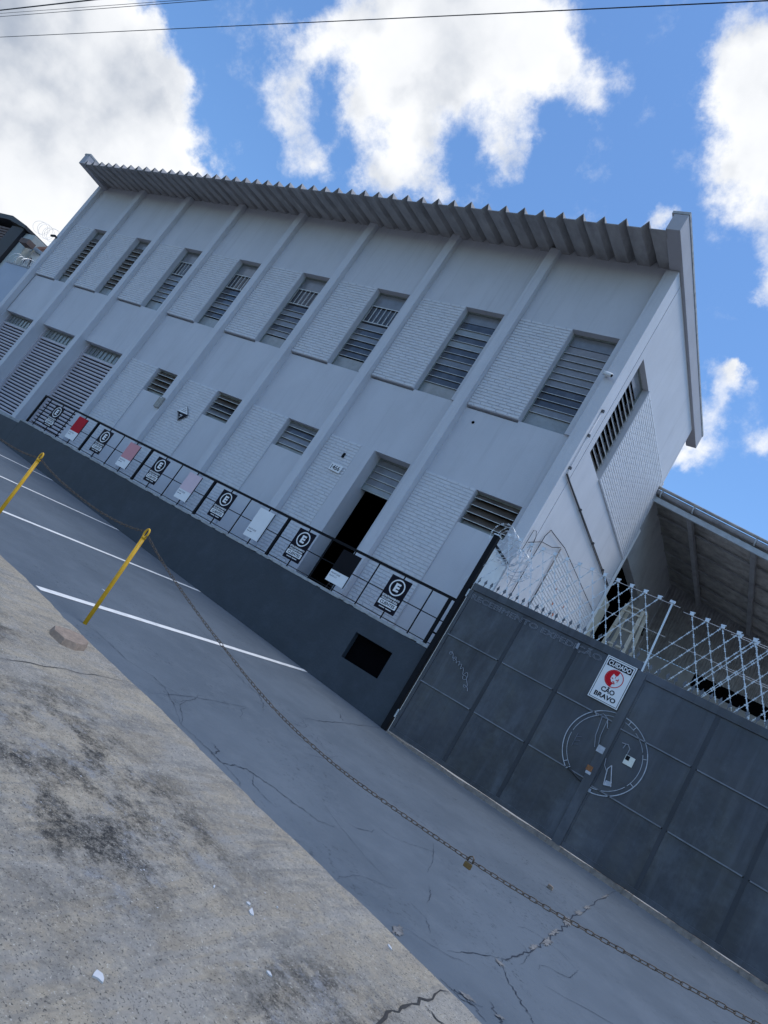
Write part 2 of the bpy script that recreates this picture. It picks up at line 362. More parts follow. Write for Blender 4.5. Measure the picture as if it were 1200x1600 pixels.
def text_mesh(txt, width=None, height=None, bold=0.0, spacing=1.0):
    key = (txt, width, height, bold, spacing)
    if key in _dg: return _dg[key]
    cu = bpy.data.curves.new('lettering', 'FONT'); cu.body = txt; cu.size = 1; cu.offset = bold; cu.space_character = spacing; cu.align_x = 'CENTER'
    cu.resolution_u = 3
    ob = bpy.data.objects.new('tmp', cu); COL.objects.link(ob)
    bpy.context.view_layer.update()
    me = bpy.data.meshes.new_from_object(ob.evaluated_get(bpy.context.evaluated_depsgraph_get()))
    bpy.data.objects.remove(ob); bpy.data.curves.remove(cu)
    xs = [v.co.x for v in me.vertices]; ys = [v.co.y for v in me.vertices]
    sx = (width / (max(xs) - min(xs))) if width else None
    sy = (height / (max(ys) - min(ys))) if height else None
    sx = sx or sy; sy = sy or sx
    cx = (max(xs) + min(xs)) / 2; cy = (max(ys) + min(ys)) / 2
    for v in me.vertices:                      # lie in the XZ plane, facing -Y
        v.co = Vector(((v.co.x - cx) * sx, 0, (v.co.y - cy) * sy))
    _dg[key] = me
    return me
def lettering(name, txt, parent, loc, mat, **k):
    me = text_mesh(txt, **k).copy(); me.materials.clear(); me.materials.append(MATS[mat])
    for p in me.polygons: p.material_index = 0
    return place(name, me, parent, loc)
def ring_mb(cx, cz, y, r0, r1, n=48, a0=0, a1=360):
    m = MB(); full = abs(a1 - a0) >= 359.9; c = n if full else n + 1
    for k in range(c):
        t = R(a0 + (a1 - a0) * k / n)
        m.v += [(cx + math.cos(t) * r0, y, cz + math.sin(t) * r0), (cx + math.cos(t) * r1, y, cz + math.sin(t) * r1)]
    for k in range(n):
        b = 2 * ((k + 1) % c); m.f.append((2*k, 2*k+1, b+1, b))
    return m

# ------------------------------------------------------------------ ground
def gz(X, Y):
    X = max(-34, min(X, 14)); Yc = max(-4.0, min(Y, 9.3))
    w = min(max((Yc - 4) / 5, 0), 1)
    return -.366 + .1 * (Yc - 9) - .047 * (X + 4.4) + w * .046 * max(0, X + 3.7)
def sheet(name, xs, ys, mat, dz=0, parent=None, thick=0):
    m = MB()
    for y in ys:
        for x in xs: m.v.append((x, y, gz(x, y) + dz))
    nx = len(xs)
    for j in range(len(ys) - 1):
        for i in range(nx - 1): m.f.append((j*nx+i, j*nx+i+1, (j+1)*nx+i+1, (j+1)*nx+i))
    return m.build(name, mat, parent)
def frange(a, b, n): return [a + (b - a) * i / n for i in range(n + 1)]
struct(sheet('ground', [-400, -120, -60] + frange(-34, 14, 24) + [60, 120, 400], [-400, -100, -30] + frange(-8, 12, 20) + [30, 100, 400], 'soil', -.09))
struct(sheet('road', frange(-34, 14, 24), frange(-12, -2.2, 5), 'asphalt', -.06))
lot = struct(sheet('parking_lot', frange(-33.8, 14, 48), frange(3.9, 9.3, 27), 'lot_paint'))
side = MB()                                             # pavement slab with a slightly worn edge
xs = frange(-33.8, 14, 480)
_re = random.Random(4)
def edge_y(x): return 4.0 + _re.choice([0, 0, 0, 0, -.012, -.022, .006]) * _re.random() + .012 * math.sin(x * 3.1) + .006 * math.sin(x * 11.7) + .004 * math.sin(x * 37)
rows = [-2.2, 0, 2, 3, 3.6, 3.9, None]
for r_ in rows:
    for x in xs:
        y = edge_y(x) if r_ is None else r_
        side.v.append((x, y, gz(x, y) + (.004 if r_ is None else .007)))
nx = len(xs)
for j in range(len(rows) - 1):
    for i in range(nx - 1): side.f.append((j*nx+i, j*nx+i+1, (j+1)*nx+i+1, (j+1)*nx+i))
pav = struct(side.build('pavement', 'concrete_pavement'))
def ribbon(pts, w, dz, jit=.75, sub=7, taper=True):
    m = MB(); P = []
    for a, b in zip(pts[:-1], pts[1:]):
        for k in range(sub): P.append(Vector((a[0] + (b[0]-a[0]) * k / sub, a[1] + (b[1]-a[1]) * k / sub)))
    P.append(Vector(pts[-1])); n = len(P)
    Q = [p + Vector((random.uniform(-1, 1), random.uniform(-1, 1))) * jit * w * 2.0 if 0 < i < n-1 else p for i, p in enumerate(P)]
    for i, p in enumerate(Q):
        d = (Q[min(i+1, n-1)] - Q[max(i-1, 0)]).normalized(); c = Vector((-d.y, d.x))
        ww = w * random.uniform(.35, 1.25) * (min(1, .25 + 3 * min(i, n-1-i) / n) if taper else 1) / 2
        for s_ in (-1, 1):
            q = p + c * s_ * ww; m.v.append((q.x, q.y, gz(q.x, q.y) + dz))
    for i in range(n-1): m.f.append((2*i, 2*i+1, 2*i+3, 2*i+2))
    return m
for xw in (-5.965, -8.655, -11.33, -14.05, -16.75, -19.5):
    m = MB(); n = 40; x4 = xw + .425
    for k in range(n + 1):
        y = 4.06 + (8.97 - 4.06) * k / n; x = x4 + (xw - x4) * (y - 4.06) / 4.91
        for s_ in (-1, 1):
            xx = x + s_ * (.05 + random.uniform(-.003, .003)); m.v.append((xx, y, gz(xx, y) + .004))
    for k in range(n): m.f.append((2*k, 2*k+1, 2*k+3, 2*k+2))
    m.build('parking_line', 'line_paint', lot)
CRACKS = [([(-4.92,4.17),(-4.85,4.26),(-4.63,4.27),(-4.34,4.27),(-4.13,4.4),(-3.96,4.4),(-3.68,4.26),(-3.35,4.08)], .008),
 ([(-3.78,4.08),(-3.91,4.63),(-3.94,5.03),(-3.98,5.55)], .008),
 ([(-3.37,4.08),(-3.22,4.09),(-3.1,4.09),(-2.99,4.1),(-2.88,4.09),(-2.88,4.23),(-2.84,4.31),(-2.78,4.35),(-2.68,4.39),(-2.54,4.43),(-2.42,4.47),(-2.27,4.52),(-2.22,4.64)], .014),
 ([(-2.91,4.1),(-2.78,4.08),(-2.68,4.07),(-2.62,4.02)], .006), ([(-2.79,4.33),(-2.67,4.2),(-2.54,4.17),(-2.41,4.17)], .007),
 ([(-3.35,4.08),(-3.48,4.2),(-3.7,4.35),(-3.86,4.62)], .006), ([(-3.0,4.1),(-3.05,4.2),(-3.16,4.23)], .012),
 ([(-5.4,6.23),(-4.96,6.2),(-4.59,6.11),(-4.41,6.13),(-4.17,5.95),(-3.97,5.73)], .010),
 ([(-4.07,6.51),(-4.1,6.94),(-4.25,7.73),(-4.34,8.36),(-4.42,8.95)], .012), ([(-4.25,7.73),(-4.4,7.8),(-4.5,7.95)], .02),
 ([(-1.02,8.9),(-1.01,7.8),(-.98,6.91),(-.94,6.32),(-.91,5.67),(-.91,5.23),(-.93,4.9),(-.94,4.77)], .020),
 ([(-.94,4.81),(-.82,4.65),(-.72,4.57),(-.63,4.49),(-.55,4.42)], .012), ([(-.96,4.85),(-1.05,4.62),(-1.12,4.37)], .010),
 ([(-1.58,5.0),(-1.5,4.87),(-1.45,4.72)], .007), ([(-1.49,4.54),(-1.35,4.52),(-1.25,4.39)], .006), ([(-2.6,4.9),(-2.3,4.75),(-1.9,4.6),(-1.6,4.55)], .004),
 ([(-.93,4.03),(-.9,4.06),(-.82,4.07),(-.72,4.05)], .014), ([(-.79,4.26),(-.69,4.17),(-.64,4.13)], .016),
 ([(-1.84,7.97),(-1.49,8.04),(-.91,8.12)], .005), ([(-6.6,6.9),(-5.6,6.6),(-4.9,6.35)], .005), ([(-7.2,5.4),(-7.0,5.7),(-6.9,5.9)], .008), ([(-.7,5.0),(-.3,5.3),(.1,5.2)], .006),
 ([(-2.0,5.9),(-1.8,5.5),(-1.7,5.2)], .005), ([(-3.3,6.2),(-3.2,5.8),(-3.25,5.5)], .005)]
for p, w in CRACKS: ribbon(p, w * .62, .0035).build('crack', 'crack_dark', lot)
rc = random.Random(21)
for i in range(16):                                    # hairline cracks
    x, y = rc.uniform(-4.6, -.6), rc.uniform(4.1, 6.2); a = rc.uniform(0, 6.28); p = [(x, y)]
    for k in range(rc.randint(4, 8)):
        a += rc.uniform(-.7, .7); x += math.cos(a) * .09; y = max(4.03, y + math.sin(a) * .09); p.append((x, y))
    ribbon(p, rc.uniform(.0025, .005), .0035, sub=4).build('crack', 'crack_dark', lot)
for p, w in (([(-3.76,2.7),(-3.83,3.35),(-3.89,3.97)], .008), ([(-.95,2.6),(-.94,3.3),(-.93,3.6),(-.92,3.97)], .016), ([(-.92,3.66),(-.8,3.65),(-.72,3.72)], .010), ([(-3.76,2.7),(-3.7,1.9),(-3.72,.5)], .008)):
    ribbon(p, w, .0105).build('crack', 'crack_warm', pav)
def blotch(cx, cy, rx, ry, ang, dz, n=34, j=.6):
    m = MB(); ca, sa = math.cos(ang), math.sin(ang)
    for k in range(n):
        t = 2*math.pi*k/n; r_ = random.uniform(1-j, 1+j*.5); u, w = rx*math.cos(t)*r_, ry*math.sin(t)*r_
        x, y = cx + u*ca - w*sa, cy + u*sa + w*ca; m.v.append((x, y, gz(x, y) + dz))
    m.f.append(tuple(range(n))); return m
for a in ((-.99,7.04,.03,.10,0),(-.965,6.55,.035,.13,.1),(-1.0,7.4,.02,.10,.0),(-.905,5.75,.03,.12,0),(-.92,5.45,.018,.09,0),(-1.33,4.10,.03,.07,.2),(-.93,4.78,.03,.035,0),(-.86,4.10,.05,.022,.4),(-.7,4.2,.03,.015,.9),(-.94,6.05,.02,.12,0),(-1.02,8.3,.012,.2,0)):
    blotch(*a, .0055).build('chip', 'chip_concrete', lot)
# ------------------------------------------------------------------ the building
FL = .93
RK = [-6.741 - 2.34 * k for k in range(8)]          # right faces of the pilasters, nearest first
WL = [-5.667 - 2.327 * k for k in range(8)]         # left jambs of the windows
WR = [w + .89 for w in WL]
PW = .206
RIGHT = [-4.62] + [RK[k-1] - PW for k in range(1, 8)]   # left face of the next pilaster to the right
XS = -4.39
bld = thing('warehouse_building', 'long pale grey two storey building with pilasters, brick panels and folded concrete eave', 'building', (-14, 10, FL))
def bb(mb, name, mat, bevel=0, smooth=False): 
    o = mb.build(name, mat, bld, None, smooth, bevel); o.matrix_parent_inverse = Matrix.Translation((14, -10, -FL)); return o
def bo(o): o.parent = bld; o.matrix_parent_inverse = Matrix.Translation((14, -10, -FL)); return o
wall = MB(); B = 10.32
for k in range(8):
    x0, x1 = RK[k], RIGHT[k]
    wall.box(x0, x1, 9.955, B, 7.21, 8.95)                       # upper band
    wall.box(x0, WL[k], 10.0, B, 3.71, 5.128).box(x0, WL[k], 10.10, B, 5.128, 5.17).box(WL[k], x1, 10.0, B, 3.71, 5.17)   # middle band, with a groove added under the bricks for its shadow line
    wall.box(x0, WL[k], 9.957, B, 5.17, 7.21)                    # behind the upper brick panel
    wall.box(WR[k], x1, 9.957, B, 5.17, 7.21)
    if k <= 4:
        wall.box(x0, WL[k] - (.28 if k == 1 else 0), 9.978, B, -.5, 3.71)
        if k == 1:
            wall.box(WL[k] - .28, WL[k] + .04, 9.972, 10.42, -.5, 3.71)
            wall.box(WR[k], x1, 9.998, 10.42, -.5, 3.71)
        else:
            wall.box(WL[k], x1, 10.0, B, -.5, 3.06)
            wall.box(WR[k], x1, 10.0, B, 3.06, 3.71)
    else:
        wall.box(x0, x1, 10.02, B, -.5, FL)
bb(wall, 'wall', 'wall_paint')
sw = MB(); t0 = XS - .25
sw.box(t0, XS, 10.185, 14.78, -.8, 3.73).box(t0, XS, 10.185, 14.78, 3.73, 5.18).box(t0, XS, 10.185, 10.36, 5.18, 7.2).box(t0, XS, 10.185, 14.78, 7.2, 8.71)
sw.box(t0, XS + .022, 11.3, 14.775, 5.18, 7.2)
sw.box(t0 + .03, XS - .02, 10.15, 10.2, -.8, 8.7)
bb(sw, 'side_wall', 'wall_paint')
rw = MB(); rw.box(-23.33, t0, 14.53, 14.78, -.5, 8.9).box(-23.33, -23.1, 10.0, 14.53, -.5, 8.9)
bb(rw, 'rear_wall', 'wall_paint')
for k in range(8):
    bb(MB().box(RK[k] - PW, RK[k], 9.825, 10.3, FL - .03, 8.84), 'pilaster', 'pilaster_paint', .008)
bb(MB().box(-4.62, XS, 9.825, 10.17, -.6, 8.705), 'corner_pilaster', 'pilaster_paint', .008)
# interior: back plane and floors so that openings read dark
bb(MB().box(-23.1, t0 - .01, 13.4, 13.5, -.4, 8.8).box(-23.1, t0 - .01, 10.33, 13.4, 4.1, 4.3).box(-23.1, t0 - .01, 10.43, 13.4, FL - .1, FL).box(-9.6, -9.5, 10.43, 13.4, FL, 4.1).box(-6.0, -5.9, 10.43, 13.4, FL, 4.1), 'interior', 'shade_black')
# roof: folded concrete troughs
for i in range(48):
    xp = -5.304 - .3985 * (i - 2)
    a = xp - .3195; b_ = xp + .0795
    a = max(a, -22.97); 
    if b_ > -4.56: b_ = -4.56
    if i == 0: poly = [(a + .002, 0), (b_, 0), (b_, .014), (a + .002, .014)]
    else:
        poly = [(a + .002, 0), (xp - .0795, 0), (xp - .002, .150), (xp + .002, .150), (b_, 0), (b_, .016), (xp + .004, .168), (xp - .004, .168), (xp - .0795, .016), (a + .002, .016)]
        if xp - .0795 <= a + .01: continue
    dz = random.uniform(-.004, .004)
    m = MB().prism([(u, 8.677 + w + dz) for u, w in poly], 'y', 8.913 + random.uniform(-.006, .006), 10.6, (0, 0, .255))
    bb(m, 'roof_trough', 'roof_concrete')
bb(MB().box(-22.96, -4.58, 10.55, 15.5, 8.96, 9.0), 'roof_deck', 'roof_concrete')
for x0, x1, in ((-4.572, -4.33), (-23.25, -22.965)):
    e = bb(MB().box(x0, x1, 8.912, 15.56, 8.712, 9.05), 'roof_end_beam', 'beam_paint', .006)
    c = bb(MB().box(x0 - .045, x1 + .012, 8.905, 15.57, 9.052, 9.112), 'beam_cap', 'edge_concrete', .006)
    c.parent = e; c.matrix_parent_inverse = Matrix.Identity(4)
# ---- bricks
brick_me = {}
def brick_mesh(l, h, d, kind):
    key = (round(l, 3), kind)
    if key not in brick_me:
        m = MB(); e = .004
        if kind == 'x':
            m.v = [(e, 0, e), (l-e, 0, e), (l-e, 0, h-e), (e, 0, h-e), (0, d, 0), (l, d, 0), (l, d, h), (0, d, h)]
            m.f = [(0, 1, 2, 3), (0, 4, 5, 1), (1, 5, 6, 2), (2, 6, 7, 3), (3, 7, 4, 0)]
        else:
            m.v = [(0, e, e), (0, l-e, e), (0, l-e, h-e), (0, e, h-e), (-d, 0, 0), (-d, l, 0), (-d, l, h), (-d, 0, h)]
            m.f = [(0, 1, 2, 3), (0, 4, 5, 1), (1, 5, 6, 2), (2, 6, 7, 3), (3, 7, 4, 0)]
        me = m.mesh('brick'); me.materials.append(MATS['brick_paint']); brick_me[key] = me
    return brick_me[key]
panels = []
JT = .0105
def panel(a0, a1, z0, z1, face, kind):
    L_ = a1 - a0; nb = round(L_ / .236 * 2) / 2
    if nb == int(nb): nb += .5
    bl = L_ / nb; rows_ = round((z1 - z0) / .0635); rh = (z1 - z0) / rows_; out = []
    for r_ in range(rows_):
        a = a0; first = r_ % 2 == 0
        segs = [bl/2] + [bl] * int(nb) if first else [bl] * int(nb) + [bl/2]
        for s_ in segs:
            out.append((a + JT/2, s_ - JT, z0 + r_ * rh + JT/2, rh - JT, face + random.uniform(-.0018, .0018), kind)); a += s_
    return out
for k in range(8): panels.append(panel(RK[k] + .004, WL[k] - .002, 5.172, 7.21, 9.945, 'x'))
panels_low = [panel(RK[k] + .004, WL[k] - .002 - (.28 if k == 1 else 0), FL, 3.71, 9.969, 'x') for k in (0, 1, 2, 3, 4)]
sideb = panel(11.31, 14.77, 5.19, 7.195, XS + .031, 'y') + panel(11.31, 14.77, 1.2, 3.73, XS + .010, 'y')
single = (panels[0] + panels[1])[:300]; rest = (panels[0] + panels[1])[300:]
for p in panels[2:] + panels_low + [sideb]: rest += p
for a, l, z, h, fc, kd in single:
    o = place('brick', brick_mesh(l, h, .016, kd)); o.location = (a, fc, z); bo(o)
mb = MB()
for a, l, z, h, fc, kd in rest:
    i = len(mb.v); e = .004
    if kd == 'x': mb.v += [(a+e, fc, z+e), (a+l-e, fc, z+e), (a+l-e, fc, z+h-e), (a+e, fc, z+h-e), (a, fc+.016, z), (a+l, fc+.016, z), (a+l, fc+.016, z+h), (a, fc+.016, z+h)]
    else: mb.v += [(fc, a+e, z+e), (fc, a+l-e, z+e), (fc, a+l-e, z+h-e), (fc, a+e, z+h-e), (fc-.016, a, z), (fc-.016, a+l, z), (fc-.016, a+l, z+h), (fc-.016, a, z+h)]
    mb.f += [(i, i+1, i+2, i+3), (i, i+4, i+5, i+1), (i+1, i+5, i+6, i+2), (i+2, i+6, i+7, i+3), (i+3, i+7, i+4, i)]
stuff(bb(mb, 'brickwork', 'brick_paint'))
# ---- windows
def pane(win, x0, x1, z0, z1, y, tilt, mat, kind='x'):
    """a louvre blade leaning outwards at its bottom"""
    m = MB()
    if kind == 'x': m.prism([(y - tilt, z0), (y - tilt + .006, z0), (y + .006, z1), (y, z1)], 'x', x0, x1)
    else: m.prism([(y + tilt, z0), (y + tilt - .006, z0), (y - .006, z1), (y, z1)], 'y', x0, x1)
    o = m.build('louvre_pane', mat); o.parent = win; return o
def louvre_window(x0, x1, z0, z1, y, zs, mats, tilt, fixed=(), kind='x', frame='window_frame', bars=None):
    fr = MB(); w = .022
    def fbox(a0, a1, y0, y1, c0, c1):
        if kind == 'x': fr.box(a0, a1, y0, y1, c0, c1)
        else: fr.box(2*y - y1, 2*y - y0, a0, a1, c0, c1)
    fbox(x0, x0 + w, y - .025, y + .04, z0, z1); fbox(x1 - w, x1, y - .025, y + .04, z0, z1)
    fbox(x0 + w, x1 - w, y - .02, y + .04, z0, z0 + w); fbox(x0 + w, x1 - w, y - .02, y + .04, z1 - w, z1)
    win = bb(fr, 'window', frame)
    rails = MB()
    for i in range(len(zs) - 1):
        zt, zb = zs[i], zs[i+1]; tl = tilt if isinstance(tilt, (int, float)) else tilt[i % len(tilt)]
        pane(win, x0 + w, x1 - w, zb - .012, zt - .008, y, tl, mats[i % len(mats)], kind)
        if kind == 'x': rails.box(x0 + w, x1 - w, y - tl - .006, y - tl + .004, zb - .022, zb - .013)
        else: rails.box(y + tl - .004, y + tl + .006, x0 + w, x1 - w, zb - .022, zb - .013)
    if bars:
        c0, c1, n = bars
        for k in range(n + 1):
            xx = x0 + .05 + (x1 - x0 - .1) * k / n; rails.box(xx - .007, xx + .007, y - .03, y - .018, c0, c1)
        rails.box(x0 + w, x1 - w, y - .034, y - .017, c1 + .001, c1 + .018).box(x0 + w, x1 - w, y - .034, y - .017, c0 - .018, c0 - .001)
    for f0, f1, mt in fixed: pane(win, x0 + w, x1 - w, f0, f1, y + .004, 0, mt, kind)
    o = rails.build('louvre_rails', 'louvre_rail'); o.parent = win
    return win
GW, DK, PL, BR = 'glass_grey', 'glass_dark', 'glass_pale', 'glass_brown'
Z11 = [6.95 - .1465 * i for i in range(11)]
UP = [ # per bay from the nearest: panes from the top, tilt, bars
 ([GW, GW, GW, GW, GW, GW, DK, DK, DK, GW], .022, None),
 ([DK, PL, DK, PL, DK, DK, GW, DK, DK, DK], .02, None),
 ([GW, DK, GW, DK, DK, DK], .026, 1), ([DK, GW, DK, GW, DK, GW], .024, 1), ([DK, DK, DK, GW, DK, DK], .028, 1), ([GW, GW, DK, GW, GW, GW], .03, 1),
 ([BR, BR, GW, BR], .055, None), ([BR, BR, BR, BR], .06, None)]
for k, (mt, tl, bars) in enumerate(UP):
    if bars: louvre_window(WL[k], WR[k], 5.175, 7.205, 10.115, [6.39 - .1465 * i for i in range(7)], mt, tl, ((5.20, 5.47, PL), (6.86, 7.18, GW), (6.40, 6.82, DK)), bars=(6.43, 6.83, 6))
    else: louvre_window(WL[k], WR[k], 5.175, 7.205, 10.115, Z11, mt, tl, ((5.20, 5.47, PL), (6.96, 7.18, GW)))
LOWM = {0: ([BR, BR, BR, BR], .09), 2: ([GW, DK, GW, GW], .04), 3: ([BR, BR, DK, GW], .085), 4: ([BR, BR, BR, BR], .08)}
for k, (mt, tl) in LOWM.items():
    louvre_window(WL[k], WR[k], 3.065, 3.705, 10.115, [3.70, 3.60, 3.46, 3.32, 3.18], mt, tl, ((3.08, 3.165, PL),))
# door with louvred transom
louvre_window(WL[1] + .04, WR[1], 3.0, 3.705, 10.27, [3.69, 3.57, 3.43, 3.29, 3.15, 3.02], [GW, GW, GW, GW, PL], .02)
# side window
louvre_window(10.365, 11.295, 5.19, 7.195, XS - .13, [6.88 - .1365 * i for i in range(12)], [GW, GW, PL], .062, ((5.21, 5.37, PL), (6.92, 7.17, GW)), kind='y')
# roller shutters
slat_mesh = {}
for k in (5, 6, 7):
    x0, x1 = RK[k] + .002, RIGHT[k] - .002
    fr = MB().box(x0, x0 + .05, 10.14, 10.3, FL, 3.70).box(x1 - .05, x1, 10.14, 10.3, FL, 3.70).box(x0 + .05, x1 - .05, 10.16, 10.3, 3.335, 3.40)
    sh = bb(fr, 'roller_shutter', 'shutter_paint')
    n = 25; ph = (3.335 - FL) / n
    if k not in slat_mesh:
        q = .018
        prof = [(0, 0), (-.012, .002), (-.024, .012), (-q - .010, .032), (-.024, .052), (-.012, .062), (0, .066), (.01, .066), (.01, 0)]
        me = MB().prism([(u, w) for u, w in prof], 'x', x0 + .05, x1 - .05).mesh('slat'); me.materials.append(MATS['shutter_paint']); slat_mesh[k] = me
    for i in range(n):
        o = place('slat', slat_mesh[k]); o.location = (0, 10.215 + random.uniform(-.002, .002), FL + i * ph); o.parent = sh
    bk = MB().box(x0 + .05, x1 - .05, 10.235, 10.25, FL, 3.335); o = bk.build('slat_gap_shade', 'shade_black'); o.parent = sh  # black sheet paints the shadow lines between the slats
    tw = MB().box(x0, x0 + .03, 10.17, 10.25, 3.402, 3.705).box(x1 - .03, x1, 10.17, 10.25, 3.402, 3.705).box(x0 + .03, x1 - .03, 10.17, 10.25, 3.402, 3.425).box(x0 + .03, x1 - .03, 10.17, 10.25, 3.685, 3.705)
    for j in range(1, 11):
        xx = x0 + .03 + (x1 - x0 - .06) * j / 11; tw.box(xx - .008, xx + .008, 10.175, 10.215, 3.427, 3.683)
    w_ = bb(tw, 'transom_window', 'window_frame')
    for j in range(11):
        xa = x0 + .03 + (x1 - x0 - .06) * j / 11 + .009; xb = x0 + .03 + (x1 - x0 - .06) * (j + 1) / 11 - .009
        o = MB().box(xa, xb, 10.195, 10.203, 3.427, 3.683).build('pane', random.choice([GW, GW, PL, GW])); o.parent = w_
# conduit and cables on the side wall (clipped to it, so parts of the building)
cy = XS + .018
bb(MB().tube([(cy, 9.93, 5.75), (cy, 9.93, 4.55), (cy, 9.96, 4.50)], .009, 6), 'conduit', 'pilaster_paint', smooth=True)
bb(MB().tube([(cy, 9.96, 4.50), (cy, 10.2, 4.49), (cy, 14.75, 4.50)], .012, 6), 'conduit', 'conduit_grey', smooth=True)
bb(MB().tube([(cy + .01, 9.9, 4.47), (cy + .012, 12.2, 4.45), (cy + .012, 14.72, 4.45)], .008, 5), 'cable', 'wire_black', smooth=True)
for y_, z_ in ((9.93, 5.75), (9.93, 5.25), (9.93, 4.6), (11.2, 4.49), (12.6, 4.5), (13.9, 4.5)):
    bb(MB().box(XS + .003, XS + .045, y_ - .022, y_ + .022, z_ - .02, z_ + .02), 'conduit_clip', 'conduit_grey')
bb(MB().tube([(XS + .03, 10.38, 2.0), (XS + .03, 10.38, 3.07), (XS + .03, 10.40, 3.53), (XS + .03, 10.50, 3.70), (XS + .03, 10.7, 3.72), (XS + .03, 11.03, 3.76), (XS + .04, 11.4, 3.80), (XS + .04, 14.7, 3.79)], .007, 6), 'cable', 'wire_black', smooth=True)
bb(MB().tube([(XS + .03, 9.88, 2.9), (XS + .03, 9.9, 3.38), (XS + .03, 10.0, 3.42), (XS + .03, 10.1, 3.36), (XS + .03, 10.2, 3.12)], .005, 5), 'cable', 'wire_black', smooth=True)
bb(MB().tube([(XS + .03, 9.95, 3.18), (XS + .03, 10.4, 3.42), (XS + .03, 10.9, 3.56), (XS + .03, 11.25, 3.73)], .006, 5), 'cable', 'wire_black', smooth=True)
bb(MB().tube([(XS + .035, 11.27, 3.72), (XS + .035, 11.29, 1.2)], .012, 6), 'conduit', 'conduit_grey', smooth=True)
# graffiti remnants on the lower side bricks
for y_, z_, r_ in ((12.6, 2.93, .06), (12.3, 3.02, .035), (12.9, 3.2, .03), (12.1, 3.25, .025), (13.2, 2.8, .03)):
    m = MB(); n = 9
    for q in range(n):
        t = 2*math.pi*q/n; rr = r_ * random.uniform(.5, 1.3); m.v.append((XS + .0155, y_ + math.cos(t)*rr, z_ + math.sin(t)*rr))
    m.f.append(tuple(range(n))); bb(m, 'red_stain', 'graffiti_red')
# small holes and a wall outlet
bb(MB().tube([(-6.447, 9.99, 4.88), (-6.447, 10.0, 4.88)], .028, 10), 'vent_hole', 'shade_black')
bb(MB().box(-8.535, -8.49, 9.945, 9.97, 3.33, 3.43), 'wall_socket', 'black_metal')
bb(MB().box(-23.12, -23.05, 9.3, 9.302, 0.9, 0.901), 'anchor_plate', 'black_metal') if False else None

# ------------------------------------------------------------------ things on the facade
def board(name, x0, x1, y, z0, z1, mat, parent, th=.006): return MB().box(x0, x1, y, y + th, z0, z1).build(name, mat, parent)
s = thing('number_sign', 'small white house number plate reading 1466 beside the doorway', 'number sign', (-8.49, 9.94, 3.085))
MB().prism([(-.145, -.07), (.14, -.085), (.15, .075), (-.135, .08)], 'y', -.004, .0).build('plate', 'sign_white', s)
lettering('lettering', '1466', s, (0, -.0065, 0), 'sign_black', width=.215, height=.10, bold=.006)
s = thing('warning_sign', 'diamond sign, white above and black below, on the painted brick panel', 'sign', (-13.137, 9.94, 2.873))
MB().prism([(0, -.2), (.195, 0), (0, .2), (-.195, 0)], 'y', -.004, 0).build('panel', 'sign_black', s)
MB().prism([(-.178, .012), (.178, .012), (0, .19)], 'y', -.007, -.0045).build('upper_half', 'sign_white', s)
for z_, w_ in ((.05, .2), (.085, .14), (.12, .08)): MB().box(-w_/2, w_/2, -.009, -.0075, z_, z_ + .014).build('print', 'sign_grey_ink', s)
MB().box(-.05, .045, -.006, -.0045, -.055, -.040).box(-.015, .035, -.006, -.0045, -.085, -.070).box(-.03, .005, -.006, -.0045, -.118, -.102).build('print', 'sign_white', s)
MB().prism([(-.16, -.02), (-.145, -.02), (0, -.168), (0, -.183)], 'y', -.006, -.0045).build('border', 'sign_white', s)
s = thing('junction_box', 'grey brown metal box fixed low on a pilaster beside a small louvred window', 'box', (-13.865, 9.823, 2.72))
MB().box(-.095, .085, -.045, 0, 0, .28).build('casing', 'plate_brown', s, bevel=.004)
MB().tube([(-.02, -.052, .25), (-.02, -.046, .25)], .012, 8).build('screw', 'sign_white', s)
def camera_thing(loc, label, sgn, mat):
    s = thing('security_camera', label, 'security camera', loc)
    MB().tube([(0, 0, 0), (0, -.03, 0)], .035, 12).build('base', mat, s, smooth=True)
    MB().tube([(0, -.03, 0), (.02 * sgn, -.07, -.01)], .018, 8).build('arm', mat, s, smooth=True)
    MB().tube([(-.04 * sgn, -.07, .0), (.02*sgn, -.085, -.015), (.12 * sgn, -.11, -.045)], [.036, .04, .036], 12).build('body', mat, s, smooth=True)
    MB().tube([(.12 * sgn, -.11, -.045), (.125 * sgn, -.111, -.047)], .026, 12).build('lens', 'black_metal', s)
camera_thing((-4.575, 9.823, 6.35), 'small white security camera on the corner pilaster', 1, 'pvc_white')
camera_thing((-23.25, 9.823, 6.5), 'small dark security camera on the far left pilaster', -1, 'dark_steel')

s = thing('reception_counter', 'dark counter standing just inside the open doorway', 'counter', (-7.45, 11.2, FL))
MB().box(-.55, .55, 0, .5, 0, 1.0).build('body', 'dark_steel', s); MB().box(-.6, .6, -.05, .55, 1.0, 1.04).build('top', 'platform_paint', s)
s = thing('bar_stool', 'dark stool in the shade of the open doorway', 'stool', (-7.55, 10.75, FL))
MB().tube([(0, 0, .70), (0, 0, .74)], .17, 14).build('seat', 'brown_cladding', s)
for a in (45, 135, 225, 315):
    t = R(a); MB().tube([(.12*math.cos(t), .12*math.sin(t), .70), (.19*math.cos(t), .19*math.sin(t), 0)], .012, 6).build('leg', 'brown_cladding', s)
MB().tube([(.16*math.cos(t), .16*math.sin(t), .25) for t in [2*math.pi*k/16 for k in range(16)]], .009, 5, closed=True).build('foot_ring', 'brown_cladding', s)
